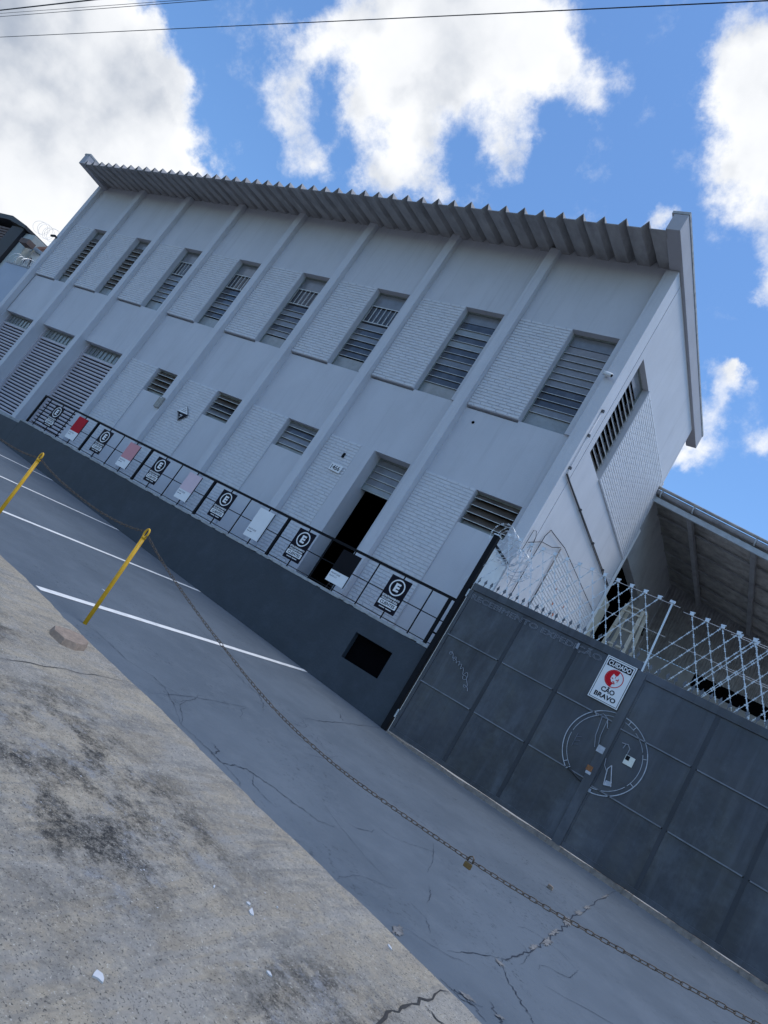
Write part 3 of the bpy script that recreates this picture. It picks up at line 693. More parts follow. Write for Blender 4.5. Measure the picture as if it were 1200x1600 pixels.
# ------------------------------------------------------------------ raised platform
plat = thing('loading_platform', 'raised platform with dark painted front wall and pale concrete lip', 'platform', (-10, 9, -.3))
PI_ = Matrix.Translation((10, -9, .3))
def pb(mb, name, mat, bevel=0):
    o = mb.build(name, mat, plat, None, False, bevel); o.matrix_parent_inverse = PI_; return o
V0, V1, VZ0, VZ1 = -5.59, -4.89, .158, .575
pw = MB()
pw.box(-16.62, V0, 9.0, 9.2, -.7, .872).box(V0, V1, 9.0, 9.2, -.7, VZ0).box(V0, V1, 9.0, 9.2, VZ1, .872).box(V1, -4.45, 9.0, 9.2, -.7, .872)
pw.box(V0, V1, 9.13, 9.2, VZ0, VZ1)
pb(pw, 'front_wall', 'platform_paint')
m = MB(); n = 120; z_t = .918                                    # concrete lip, chipped along its lower edge
for i in range(n):
    xa = -16.62 + (16.62 - 4.45) * i / n; xb = xa + (16.62 - 4.45) / n
    m.box(xa, xb - .0005, 8.992 + random.uniform(-.003, .003), 9.35, .8725 + random.choice([0, 0, 0, .004, .010]), z_t + random.uniform(-.002, .002))
pb(m, 'concrete_lip', 'edge_concrete')
pb(MB().box(-16.62, -4.45, 9.35, 10.0, .6, .915), 'floor_slab', 'edge_concrete')
pb(MB().prism([(-16.625, -.3), (-16.625, .795), (-17.6, .765), (-19.0, .735), (-30, .73), (-30, -.3)], 'y', 9.0, 9.6), 'ramp_wall', 'platform_paint')
pb(MB().box(-24, -16.625, 9.605, 10.05, -.3, .905), 'sill_step', 'edge_concrete')
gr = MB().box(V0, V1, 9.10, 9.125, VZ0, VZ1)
vent = pb(gr, 'vent_opening', 'shade_black')  # black slab in the hole, its deep shade painted

# ------------------------------------------------------------------ railing
YR = 9.045
rail = thing('platform_railing', 'black steel railing along the platform edge', 'railing', (-10.5, YR, .918))
RI = Matrix.Translation((10.5, -YR, -.918))
def rb(mb, name, bevel=0):
    o = mb.build(name, 'black_metal', rail); o.matrix_parent_inverse = RI; return o
rb(MB().box(-16.48, -4.455, YR - .022, YR + .022, 1.656, 1.694), 'top_rail')
rb(MB().box(-16.44, -4.47, YR - .007, YR + .007, 1.308, 1.322), 'mid_rail'); rb(MB().box(-16.44, -4.47, YR - .006, YR + .006, .949, .961), 'bottom_rail')
for x in (-16.455, -14.075, -12.02, -9.97, -7.942, -4.565):
    rb(MB().box(x - .022, x + .022, YR - .021, YR + .021, .918, 1.655), 'post')
xv = -15.625
vx = [-16.16]
for base in (-16.12, -14.075, -12.02, -9.97, -7.942, -5.905):
    for j in (1, 2, 3):
        x = base + .512 * j
        if x < -4.62: vx.append(x)
vx.append(-5.905); vx.append(-6.93)
for x in sorted(set(round(v, 3) for v in vx)):
    rb(MB().box(x - .008, x + .008, YR - .008, YR + .008, .918, 1.655), 'baluster')
rb(MB().box(-4.545, -4.45, YR - .012, YR + .012, 1.105, 1.13), 'bracket')

# ------------------------------------------------------------------ signs hung on the railing
def parking_sign(cx, label):
    s = thing('parking_sign', label, 'sign', (cx, YR - .014, 1.04), 'parking signs along the railing')
    MB().box(-.191, .191, -.004, 0, 0, .562).build('panel', 'sign_black', s)
    ring_mb(.0, .402, -.0055, .112, .133).build('ring', 'sign_white', s)
    lettering('lettering', 'E', s, (0, -.0057, .402), 'sign_white', width=.095, height=.135, bold=.05)
    lettering('lettering', 'ESTACIONAMENTO', s, (0, -.0057, .226), 'sign_white', width=.325, height=.032, bold=.04)
    lettering('lettering', 'EXCLUSIVO PARA', s, (0, -.0057, .183), 'sign_white', width=.300, height=.032, bold=.04)
    MB().prism([(-.165, .085), (-.158, .078), (.158, .078), (.165, .085), (.165, .151), (.158, .158), (-.158, .158), (-.165, .151)], 'y', -.0062, -.0045).build('text_box', 'sign_white', s)
    lettering('lettering', 'CLIENTES', s, (0, -.0075, .118), 'sign_black', width=.275, height=.05, bold=.025)
    MB().box(-.115, -.01, -.006, -.0045, .040, .052).box(.01, .115, -.006, -.0045, .040, .052).build('small_print', 'sign_white', s)
LB = ['beside the red swatch board', 'beside the salmon pink swatch board', 'beside the pale pink swatch board', 'beside the all white swatch board', 'just left of the dark doorway', 'nearest the gate, at the right end of the railing']
for cx, lb in zip((-15.635, -13.57, -11.52, -9.46, -7.43, -5.405), LB): parking_sign(cx, 'black sign with white ringed E ' + lb)
def swatch(cx, mat, label, second, w0=None):
    s = thing('swatch_board', label, 'sign', (cx, YR - .014, 1.04), 'colour swatch boards along the railing')
    MB().box(-.19, .19, -.004, 0, 0, .562).build('panel', 'sign_white', s)
    MB().box(.186, .196, -.010, .004, 0, .562).build('edge_strip', 'black_metal', s)
    if mat: MB().box(-.19, .185, -.006, -.0045, .196, .562).build('colour_field', mat, s)
    lettering('lettering', 'PANTONE', s, (-.065, -.0057, .150), 'sign_grey_ink', width=.19, height=.030, bold=.012)
    if second: lettering('lettering', second, s, (-.085, -.0057, .103), 'sign_grey_ink', width=.15, height=.026, bold=.012)
    else: MB().box(-.16, -.115, -.0058, -.0045, .096, .112).box(-.10, -.05, -.0058, -.0045, .096, .112).build('small_print', 'sign_grey_ink', s)
swatch(-14.61, 'swatch_red', 'colour swatch board with a deep red field on the railing', None)
swatch(-12.54, 'swatch_pink', 'colour swatch board with a salmon pink field on the railing', None)
swatch(-10.49, 'swatch_pale_pink', 'colour swatch board with a pale pink field on the railing', None)
swatch(-8.44, None, 'all white colour swatch board on the railing', None)
swatch(-6.43, 'swatch_black', 'colour swatch board with a black field in front of the doorway', 'BLACK 6 C')

# ------------------------------------------------------------------ gate
s = thing('gate_post', 'tall black steel post between the platform and the gate', 'post', (-4.405, 9.0, -.4))
MB().box(-.045, .037, -.03, .05, -.05, 3.18).build('column', 'black_metal', s, bevel=.003)
MB().box(-.05, .045, -.04, .06, 3.182, 3.20).build('cap_plate', 'galvanised', s)
MB().box(.037, .060, -.012, .02, 2.18, 2.30).box(.037, .060, -.012, .02, .25, .37).build('hinge', 'galvanised', s)
GY = 9.0
def gate_leaf(x0, x1, cols, rows_, zb, zt, label, lean):
    s = thing('gate_leaf', label, 'gate', (x0, GY, zb), 'leaves of the steel gate')
    I = Matrix.Translation((-x0, -GY, -zb))
    def g(mb, name, mat='gate_steel', bevel=0, smooth=False):
        o = mb.build(name, mat, s, None, smooth, bevel); o.matrix_parent_inverse = I; return o
    fw = .05
    g(MB().box(x0, x1, GY - .014, GY + .04, zt - .105, zt), 'top_rail', bevel=.004)
    g(MB().box(x0, x1, GY - .010, GY + .03, zb, zb + .06), 'bottom_rail', bevel=.004)
    X = [x0] + cols + [x1]; Z = [zb + .06] + rows_ + [zt - .105]
    for i in range(len(X) - 1):
        for j in range(len(Z) - 1):
            a = X[i] + (fw/2 if i else fw); b_ = X[i+1] - (fw/2 if i < len(X) - 2 else fw)
            c, d_ = Z[j] + (.004 if j else 0), Z[j+1] - (.012 if j < len(Z) - 2 else 0)
            yj = random.uniform(0, .002)
            # a sheet pressed into a shallow cushion
            m = MB(); nu, nv = 8, 8
            bow = random.uniform(.004, .010) * random.choice([1, 1, -1])
            for q in range(nv + 1):
                for p in range(nu + 1):
                    u, v = p/nu, q/nv
                    m.v.append((a + (b_-a)*u, GY + .004 + yj - bow * math.sin(math.pi*u) * math.sin(math.pi*v), c + (d_-c)*v))
            for q in range(nv):
                for p in range(nu): m.f.append((q*(nu+1)+p, q*(nu+1)+p+1, (q+1)*(nu+1)+p+1, (q+1)*(nu+1)+p))
            g(m, 'panel', smooth=True)
    for xi in X[1:-1]: g(MB().box(xi - fw/2, xi + fw/2, GY - .001, GY + .03, zb + .06, zt - .105), 'upright', 'gate_band')
    g(MB().box(x0, x0 + fw, GY - .006, GY + .03, zb + .06, zt - .105), 'upright'); g(MB().box(x1 - fw, x1, GY - .006, GY + .03, zb + .06, zt - .105), 'upright')
    for zi in rows_:
        for i in range(len(X) - 1): g(MB().box(X[i] + fw/2 + .012, X[i+1] - fw/2 - .012, GY - .016, GY + .02, zi - .010, zi + .004), 'cross_rail', 'gate_highlight')
    g(MB().box(x0 + .02, x1 - .02, GY + .032, GY + .036, zb + .02, zt - .02), 'backing_sheet', 'dark_steel')
    # spear heads
    n = int((x1 - x0) / .1025)
    sp = MB(); sp.tube([(0, 0, 0), (0, 0, .035)], .006, 5)
    sp.prism([(-.006, .035), (.006, .035), (.022, .062), (0, .115), (-.022, .062)], 'y', -.003, .003)
    me = sp.mesh('spike'); me.materials.append(MATS['spike_steel'])
    for i in range(n):
        o = place('spike', me, s); o.matrix_parent_inverse = I; o.location = (x0 + .03 + i * .1025, GY + .015, zt); o.rotation_euler = (0, random.uniform(-.12, .12), random.uniform(-.3, .3))
    return s, g
gl, gL = gate_leaf(-4.335, -1.80, [-3.45, -2.635], [.455, 1.195], -.338, 2.015, 'left leaf of the dark steel gate with the warning sign', 0)
gr_, gRf = gate_leaf(-1.775, 1.15, [-.87, -.01], [.418, 1.165], -.345, 1.93, 'right leaf of the dark steel gate, cut by the picture edge', 0)
gL(MB().box(-1.855, -1.745, GY - .026, GY - .015, -.37, 1.90), 'meeting_strip', bevel=.003)
# scratched emblem and lock on the leaves
CX, CZ, YE = -1.78, .825, GY - .0285
def emb(g, side_, r0, r1, a0, a1, mat='scratch_bright', n=28): g(ring_mb(CX, CZ, GY - .016, r0, r1, n, a0, a1), 'emblem_ring', mat)
for a0, a1, mt in ((118, 175, 'scratch_bright'), (175, 232, 'scratch_bright'), (95, 118, 'scratch')): emb(gL, 0, .480, .490, a0, a1, mt); emb(gL, 0, .430, .436, a0 + 2, a1 - 2, 'scratch' if mt == 'scratch' else 'scratch_bright')
for a0, a1, mt in ((-88, -30, 'scratch_bright'), (-30, 28, 'scratch_bright'), (28, 62, 'scratch'), (62, 84, 'scratch_bright')): emb(gRf, 0, .480, .490, a0, a1, mt); emb(gRf, 0, .430, .436, a0 + 2, a1 - 2, 'scratch' if a0 > 0 else 'scratch_bright')
def stroke(g, pts, r, mat, name='scratch_mark'):
    g(MB().tube([(x, GY - .016, z) for x, z in pts], r, 4), name, mat)
def loc(px, py):      # local point in the emblem, measured from its centre
    return (CX + px, CZ + py)
for q in ([(-.13, .37), (-.12, .15), (-.095, .05)], [(-.20, .36), (-.17, .12), (-.12, .0)], [(-.13, .37), (-.20, .40), (-.235, .37)]): stroke(gL, [loc(*p) for p in q], .004, 'scratch')
stroke(gL, [loc(-.13, .36), loc(-.09, .27), loc(-.055, .27)], .005, 'scratch_bright')
for q in ([(.13, .20), (.20, .215), (.235, .18), (.235, .12)], [(.175, .21), (.165, .15)]): stroke(gRf, [loc(*p) for p in q], .0045, 'scratch')
stroke(gRf, [loc(.05, -.05), loc(.07, -.13), loc(.11, -.17)], .004, 'scratch')
stroke(gRf, [loc(.14, -.09), loc(.115, -.15), loc(.155, -.33), loc(.235, -.31), loc(.14, -.09)], .006, 'scratch_bright')
gRf(MB().prism([loc(.16, -.33), loc(.232, -.305), loc(.222, -.255), loc(.155, -.27)], 'y', GY - .015, GY - .012), 'peeled_patch', 'scratch_bright')
for a in (66, 76, -22, 20): 
    t = R(a); gRf(MB().bar((CX + .43*math.cos(t), GY - .016, CZ + .43*math.sin(t)), (CX + .487*math.cos(t), GY - .016, CZ + .487*math.sin(t)), .007, .003, (0, 1, 0)), 'scratch_mark', 'scratch_bright')
for a in (128, 222, 232): 
    t = R(a); gL(MB().bar((CX + .43*math.cos(t), GY - .016, CZ + .43*math.sin(t)), (CX + .487*math.cos(t), GY - .016, CZ + .487*math.sin(t)), .007, .003, (0, 1, 0)), 'scratch_mark', 'scratch_bright')
gRf(MB().prism([loc(-.02, -.49), loc(.07, -.485), loc(.06, -.445), loc(-.025, -.45)], 'y', GY - .017, GY - .0145), 'peeled_patch', 'scratch')
for dz_ in (0, .05, .10): stroke(gL, [loc(-.36, -.10 + dz_), loc(-.30, -.07 + dz_)], .003, 'scratch_faint')
stroke(gL, [loc(-.36, -.12), loc(-.36, .05)], .003, 'scratch_faint')
gRf(MB().box(-1.552, -1.440, GY - .016, GY - .006, .822, .934), 'lock_plate', 'mirror_chrome', bevel=.002)
gRf(MB().box(-1.545, -1.50, GY - .020, GY - .0165, .875, .928), 'lock_slot', 'black_metal')
gL(MB().box(-1.868, -1.782, GY - .032, GY - .027, .793, .876), 'plate', 'scratch_bright')
gL(MB().box(-1.875, -1.805, GY - .031, GY - .027, .545, .61), 'rust_patch', 'rust'); gL(MB().box(-1.865, -1.80, GY - .0305, GY - .027, .51, .543), 'bare_patch', 'scratch_bright')
gL(MB().tube([(-2.06, GY - .02, .46), (-1.87, GY - .025, .40)], .012, 6), 'bolt_bar', 'dark_steel', smooth=True)
# worn outline lettering along the top rail
cu = bpy.data.curves.new('lettering', 'FONT'); cu.body = 'RECEBIMENTO EXPEDIÇÃO'; cu.size = 1; cu.fill_mode = 'NONE'; cu.bevel_depth = .012; cu.bevel_resolution = 0; cu.resolution_u = 3
ob = bpy.data.objects.new('tmp', cu); COL.objects.link(ob); bpy.context.view_layer.update()
me = bpy.data.meshes.new_from_object(ob.evaluated_get(bpy.context.evaluated_depsgraph_get())); bpy.data.objects.remove(ob)
xs_ = [v.co.x for v in me.vertices]; ys_ = [v.co.y for v in me.vertices]; wx = max(xs_) - min(xs_)
for v in me.vertices: v.co = Vector((-4.27 + (v.co.x - min(xs_)) / wx * 1.97, GY - .0155 - v.co.z * .05, 1.785 + v.co.y * .105))
me.materials.clear(); me.materials.append(MATS['scratch'])
o = place('lettering', me, gl); o.matrix_parent_inverse = Matrix.Translation((4.335, -GY, .338))
gL(MB().box(-2.655, -2.625, GY - .0165, GY - .015, 1.80, 1.88), 'bare_patch', 'scratch')
# scrawled graffiti
gp = [(-4.13,.985),(-4.10,1.0),(-4.09,.975),(-4.115,.955),(-4.13,.975),(-4.08,.985),(-4.06,.955),(-4.05,.93),(-4.03,.95),(-4.01,.96),(-4.0,.93),(-4.02,.905),(-4.04,.93),(-3.99,.93),(-3.97,.89),(-3.96,.915),(-3.93,.93),(-3.925,.88),(-3.905,.91),(-3.885,.905),(-3.875,.85),(-3.85,.88),(-3.83,.86),(-3.80,.80),(-3.77,.85),(-3.74,.83),(-3.73,.77),(-3.77,.75),(-3.79,.79),(-3.75,.80),(-3.70,.74),(-3.67,.70),(-3.70,.66),(-3.72,.69),(-3.66,.68),(-3.63,.64)]
def crv(P, sub=6):
    Q = []
    for i in range(len(P) - 1):
        p0, p1, p2, p3 = P[max(i-1, 0)], P[i], P[i+1], P[min(i+2, len(P)-1)]
        for k in range(sub):
            t = k / sub; Q.append(tuple(.5 * (2*b + (c - a)*t + (2*a - 5*b + 4*c - d)*t*t + (3*b - a - 3*c + d)*t*t*t) for a, b, c, d in zip(p0, p1, p2, p3)))
    return Q + [P[-1]]
gL(MB().tube([(x, GY - .013, z) for x, z in crv(gp)], .0032, 4), 'scrawl', 'scratch')

s = thing('dog_warning_sign', 'white CUIDADO CAO BRAVO sign with red dog emblem on the gate', 'sign', (-2.057, GY - .030, 1.334))
MB().box(-.191, .191, -.003, .0, 0, .573).build('panel', 'sign_white', s)
bd = MB()
for a in ((-.178, .178, .012, .018), (-.178, .178, .555, .561), (-.178, -.172, .018, .555), (.172, .178, .018, .555)): bd.box(a[0], a[1], -.0045, -.003, a[2], a[3])
bd.build('border', 'sign_black', s)
MB().box(-.155, .155, -.0045, -.003, .452, .537).build('title_band', 'sign_black', s)
lettering('lettering', 'CUIDADO', s, (0, -.0056, .495), 'sign_white', width=.285, height=.062, bold=.03)
lettering('lettering', 'CÃO', s, (0, -.0045, .168), 'sign_black', width=.17, height=.078, bold=.03)
lettering('lettering', 'BRAVO', s, (0, -.0045, .078), 'sign_black', width=.27, height=.06, bold=.035)
ring_mb(0, .328, -.0048, .104, .114).build('emblem_ring', 'sign_red', s)
hm = MB(); pts = [(.103 * math.cos(R(a)), .328 + .103 * math.sin(R(a))) for a in range(70, 271, 10)]
hm.prism([(u, w) for u, w in pts], 'y', -.0044, -.0032).build('emblem_field', 'sign_red', s)
head = [(-.045,.395),(-.03,.378),(0,.374),(.03,.385),(.05,.398),(.058,.36),(.062,.325),(.05,.295),(.035,.272),(.02,.25),(-.01,.245),(-.03,.262),(-.045,.285),(-.062,.305),(-.06,.34),(-.052,.37)]
MB().prism([(u*.80 + .010, .328 + (w - .322)*.80) for u, w in head], 'y', -.0056, -.0046).build('dog_head', 'sign_white', s)
for q in ([(-.030,.337),(-.006,.326),(-.008,.318),(-.030,.322)], [(.022,.326),(.046,.337),(.046,.322),(.024,.318)], [(-.006,.296),(.024,.296),(.018,.283),(.009,.279),(.0,.283)],
          [(-.020,.276),(-.008,.281),(.009,.274),(.026,.281),(.038,.276),(.026,.266),(.009,.262),(-.008,.266)], [(.004,.375),(.014,.375),(.012,.335),(.006,.335)], [(.050,.36),(.058,.34),(.052,.30),(.046,.30),(.050,.335)]):
    MB().prism(q, 'y', -.0066, -.0058).build('dog_feature', 'sign_red', s)

# razor wire mesh above the gate
stripR = {}
def strip_mesh(sg):
    if sg in stripR: return stripR[sg]
    m = MB(); dx, dz_ = .456 * sg, -.875; Ls = math.hypot(dx, dz_); ux, uz = dx / Ls, dz_ / Ls
    m.bar((0, 0, 0), (dx, 0, dz_), .006, .003, (0, 1, 0))
    n = 9
    for k in range(n):
        t = (k + .5) / n * Ls; cx, cz = ux * t, uz * t
        px, pz = -uz, ux; l, w = .021, .0125
        for s_ in (-1, 1):      # four-pointed barb, thin sheet
            P = [(cx - ux*l, cz - uz*l), (cx - ux*l*.9 + px*w*s_, cz - uz*l*.9 + pz*w*s_), (cx + px*.004*s_, cz + pz*.004*s_), (cx + ux*l*.9 + px*w*s_, cz + uz*l*.9 + pz*w*s_), (cx + ux*l, cz + uz*l)]
            i = len(m.v); y_ = .0025 * s_
            m.v += [(a, y_, b_) for a, b_ in P]; m.f.append(tuple(range(i, i + 5)))
    me = m.mesh('razor_strip'); me.materials.append(MATS['galvanised']); stripR[sg] = me
    return me
clip_me = None
def razor_panel(x0, x1, ztop, y, label, pitch=.1855, hang=None):
    s = thing('razor_wire_mesh', label, 'razor wire', (x0, y, ztop - .875), 'razor wire panels above the gate')
    n = int((x1 - x0) / pitch)
    for i in range(n + 1):
        x = x0 + i * pitch
        for sg in (1, -1):
            if sg == 1 and x + .456 > x1 + .28 or sg == -1 and x - .456 < x0 - .28: continue
            o = place('razor_strip', strip_mesh(sg), s); o.location = (x - x0, .004 * sg, .875 + random.uniform(-.008, .008)); o.rotation_euler = (random.uniform(-.03, .03), random.uniform(-.012, .012), 0)
        m = MB().box(-.022, .022, -.012, .012, -.018, .018); m.bar((-.03, 0, .02), (.03, 0, .03), .012, .012).build('clip', 'galvanised', s, (x - x0, 0, .88))
    m = MB().tube([(-.1, .006, .865), (x1 - x0 + .1, .006, .865)], .003, 4); m.tube([(-.1, .006, .44), (x1 - x0 + .1, .006, .44)], .0025, 4); m.build('tension_wire', 'galvanised', s)
    return s
razor_panel(-4.26, -1.86, 2.862, GY + .02, 'razor wire mesh above the left gate leaf, against the pale side wall')
razor_panel(-1.608, -.62, 2.825, GY + .02, 'short razor wire mesh just right of the leaning bar')
razor_panel(-1.03, 1.2, 2.805, GY + .035, 'razor wire mesh over the far right of the gate, overlapping its neighbour')
s = thing('razor_wire_stay', 'leaning galvanised bar carrying the razor wire where the gate leaves meet', 'bar', (-1.81, GY - .02, 1.80))
MB().bar((0, 0, 0), (-.05, 0, 1.075), .022, .006, (0, 1, 0)).build('angle_bar', 'galvanised', s)
MB().box(-.085, -.02, -.014, .008, 1.05, 1.085).build('clip', 'galvanised', s)
def coil(c, axis, radius, turns, length, label, mat='galvanised', tr=.004, barb=True, seed=1):
    rnd = random.Random(seed); s = thing('razor_wire_coil', label, 'razor wire', c)
    ax = Vector(axis).normalized(); u = Vector((0, 0, 1)) - ax * ax.z; u.normalize(); w = ax.cross(u)
    for tnum in range(turns):
        m = MB(); cen = ax * (length * tnum / turns) + Vector((rnd.uniform(-.03, .03), 0, rnd.uniform(-.03, .03))); rr = radius * rnd.uniform(.88, 1.1)
        tiltv = ax * rnd.uniform(-.09, .09); tilt2 = ax * rnd.uniform(-.07, .07)
        pts = [cen + (u * math.cos(a) + w * math.sin(a)) * rr + tiltv * math.cos(a) + tilt2 * math.sin(a) for a in [2*math.pi*k/26 for k in range(26)]]
        m.tube(pts, tr, 4, closed=True)
        if barb:
            for k in range(0, 26, 2):
                p = pts[k]; d_ = (pts[(k+1) % 26] - pts[k-1]).normalized(); o_ = (p - cen).normalized()
                m.bar(p - d_*.018 - o_*.012, p + d_*.018 + o_*.012, .009, .002, tuple(ax)); m.bar(p - d_*.018 + o_*.012, p + d_*.018 - o_*.012, .009, .002, tuple(ax))
        m.build('loop', mat, s)
    return s
coil((-4.34, 9.06, 2.80), (.10, 1, -.10), .19, 13, 1.05, 'coil of razor wire on top of the black gate post')
# pale side sheet behind the gate post
s = thing('side_sheet', 'pale blue metal sheet with dark top trim behind the gate post', 'panel', (-4.425, 9.07, -.4))
MB().box(-.008, .008, 0, .87, 0, 3.06).build('sheet', 'pale_blue_sheet', s)
MB().box(-.018, .018, .08, .885, 3.062, 3.10).build('trim', 'black_metal', s)
# concrete threshold under the gate
th = MB(); n = 60
for i in range(n):
    xa = -4.33 + 5.6 * i / n; xb = xa + 5.6 / n; zt = -.352 - .006 * math.sin(i * .7)
    th.box(xa, xb - .001, 8.955 + random.uniform(-.008, .008), 9.12, -.6, zt)
th.build('threshold', 'threshold', lot)

yf = MB().box(-4.3, 9, 9.35, 24, -.6, -.42).build('yard_floor', 'edge_concrete'); struct(yf)  # pale floor added behind the gate to bounce light onto shed roof and side wall
# ------------------------------------------------------------------ yard behind the gate: annex with lean-to roof
ax_ = thing('annex_shed', 'lean-to shed with fibre cement roof behind the gate', 'building', (-4.4, 14.8, -.5))
AI = Matrix.Translation((4.4, -14.8, .5))
def ab(mb, name, mat, bevel=0, smooth=False):
    o = mb.build(name, mat, ax_, None, smooth, bevel); o.matrix_parent_inverse = AI; return o
ab(MB().box(-4.62, -4.405, 14.785, 20.2, 5.38, 6.84).box(-4.62, -4.405, 17.75, 20.2, -.5, 5.38).box(-4.62, -4.405, 14.785, 14.93, -.5, 5.38), 'wall', 'annex_wall')
ab(MB().box(-8, -4.7, 14.80, 20.2, 5.6, 5.7).box(-8.1, -8, 14.80, 20.2, -.5, 5.6).box(-8, -4.62, 20.2, 20.3, -.5, 5.6), 'inner_room', 'shade_black')
sl = .172
rf = MB(); nyy = 30 * 6; L_ = 7.4
for i in range(nyy + 1):
    y = 14.62 + (20.3 - 14.62) * i / nyy; z = .022 * math.sin(2 * math.pi * (y - 14.62) / .178)
    for xx in (-.22, L_ / 2, L_): rf.v.append((-4.40 + xx, y, 6.86 - sl * xx + z))
for i in range(nyy):
    for j in range(2): rf.f.append((3*i+j, 3*i+j+1, 3*i+j+4, 3*i+j+3))
ro = ab(rf, 'roof', 'fibre_roof', smooth=True)
so = ro.modifiers.new('solid', 'SOLIDIFY'); so.thickness = .008
for x in (-3.53, -2.12, -.7, .72, 2.1):
    z = 6.86 - sl * (x + 4.4) - .03
    ab(MB().box(x - .05, x + .05, 14.7, 20.0, z - .13, z - .02), 'rafter', 'metal_cladding')
for y in (15.6, 16.6, 17.6, 18.6, 19.5): ab(MB().bar((-4.4, y, 6.80), (3.0, y, 6.80 - sl*7.4), .03, .035), 'purlin', 'metal_cladding')
ab(MB().bar((-4.39, 14.66, 6.735), (3.0, 14.66, 6.735 - sl*7.4), .05, .115), 'front_beam', 'steel_beam')
ab(MB().tube([(-4.36, 14.60, 6.885), (3.0, 14.60, 6.885 - sl*7.4)], .055, 10), 'pipe', 'metal_cladding', smooth=True)
ab(MB().tube([(-4.37, 14.57, 6.985), (3.0, 14.57, 6.985 - sl*7.4)], .035, 8), 'ridge_cap', 'fibre_roof', smooth=True)
for x in (-4.25, -3.5, -2.15, -.8): ab(MB().tube([(x, 14.60 + .066*math.cos(t), 6.885 - sl*(x+4.4) + .075*math.sin(t)) for t in [2*math.pi*k/14 for k in range(14)]], .014, 5, closed=True), 'clamp', 'steel_beam')
# corrugated rear cladding
cl = MB(); n = 8 * 90; X0, X1 = -4.40, 3.6
prof = [0, 1, 1, 0]
for i in range(n + 1):
    x = X0 + (X1 - X0) * i / n; ph = (i % 8); y = 19.95 - .022 * (1 if 1 <= ph <= 3 else 0)
    cl.v += [(x, y, 4.78), (x, y, 6.84 - sl * (x - X0) + .02)]
for i in range(n): cl.f.append((2*i, 2*i+2, 2*i+3, 2*i+1))
ab(cl, 'rear_cladding', 'metal_cladding')
ab(MB().box(-4.4, -2.85, 19.96, 20.1, -.5, 4.78).box(-2.85, 3.6, 19.96, 20.1, -.5, 4.44), 'rear_wall', 'annex_wall')
ab(MB().box(-2.85, 3.6, 19.975, 20.05, 4.442, 4.9), 'gap_shade', 'shade_black')  # solid black box, the shade under the cladding put into its colour
ab(MB().box(-4.39, -4.36, 14.80, 14.92, -.5, 6.0), 'corner_strip', 'sign_white')
dl = ab(MB().box(-4.44, -4.40, 14.94, 15.62, -.45, 4.36), 'door_leaf', 'cream_door')
s = thing('trestle_ladder', 'cream wooden trestle ladder standing behind the gate in front of the dark opening', 'ladder', (-3.9, 15.6, -.48))
for sx, ty in ((-.16, 0), (.22, 0), (-.1, .85), (.28, .85)):
    MB().bar((sx * 2.0 - .05, ty * 1.6 - .5, 0), (sx, ty * .15, 4.98), .07, .045, (0, 1, 0)).build('rail', 'cream_door', s)
for k in range(12):
    t = .06 + k * .083; x0_, x1_ = (-.16*(2 - t) - .05*(1-t)), (.22*(2 - t) - .05*(1-t)); y_ = -.5 * (1 - t) - .03
    MB().box(x0_, x1_, y_ - .03, y_ + .03, 4.98*t - .015, 4.98*t + .02).build('rung', 'cream_door', s)
MB().box(-.2, .3, -.03, .18, 4.98, 5.01).build('top_step', 'cream_door', s)
s = thing('flood_lamp', 'small dark flood lamp on the annex wall behind the razor wire', 'lamp', (-4.395, 19.2, 5.05))
MB().box(.0, .06, -.02, .02, -.02, .02).build('bracket', 'black_metal', s); MB().box(.05, .11, -.1, .1, -.09, .09).build('housing', 'black_metal', s); MB().box(.112, .116, -.07, .07, -.06, .06).build('lens', 'glass_pale', s)

# ------------------------------------------------------------------ neighbouring plot beyond the left end
s = thing('boundary_wall', 'plain pale blue wall joining the left end of the building', 'wall', (-26, 11.0, 0))
MB().box(-1.9, 2.75, .0, .25, -1, 5.80).build('wall', 'neighbour_blue', s); MB().box(-1.9, 2.75, -.02, .27, 5.802, 5.85).build('coping', 'edge_concrete', s)
coil((-27.6, 11.12, 6.0), (1, .1, 0), .26, 9, 1.9, 'coil of razor wire on the pale blue boundary wall', tr=.006, barb=False, seed=5)
coil((-28.3, 11.3, 7.75), (1, .1, -.18), .26, 6, 1.4, 'faint coil of razor wire above the neighbouring roof corner', tr=.004, barb=False, seed=9)
nb = thing('neighbouring_house', 'neighbouring house with dark corner pier and brown cladding at the left edge', 'house', (-30, 11.2, 0))
NI = Matrix.Translation((30, -11.2, 0))
def nbb(mb, name, mat):
    o = mb.build(name, mat, nb); o.matrix_parent_inverse = NI; return o
nbb(MB().box(-29.9, -28.9, 11.15, 14.5, 0, 7.45), 'dark_pier', 'neighbour_dark')
nbb(MB().box(-36, -29.9, 11.2, 14.5, 0, 7.3), 'clad_wall', 'brown_cladding')
for i in range(18): nbb(MB().box(-36, -29.91, 11.16, 11.2, 5.2 + i * .12, 5.2 + i * .12 + .085), 'cladding_board', 'brown_cladding')
nbb(MB().prism([(-36.2, 7.62), (-30.3, 7.62), (-28.7, 7.40), (-28.7, 7.52), (-30.2, 7.82), (-36.2, 7.85)], 'y', 11.05, 14.6), 'roof_trim', 'dark_steel')
nbb(MB().box(-28.9, -28.15, 11.3, 14.5, 0, 7.35), 'white_wall', 'neighbour_wall')
nbb(MB().box(-28.2, -27.6, 11.0, 11.3, 6.75, 6.95), 'eave_box', 'brown_cladding')
hs = thing('tiled_outhouse', 'pale outhouse with broken brown roof tiles left of the building', 'house', (-27, 11.6, 0))
HI = Matrix.Translation((27, -11.6, 0))
def hb(mb, name, mat):
    o = mb.build(name, mat, hs); o.matrix_parent_inverse = HI; return o
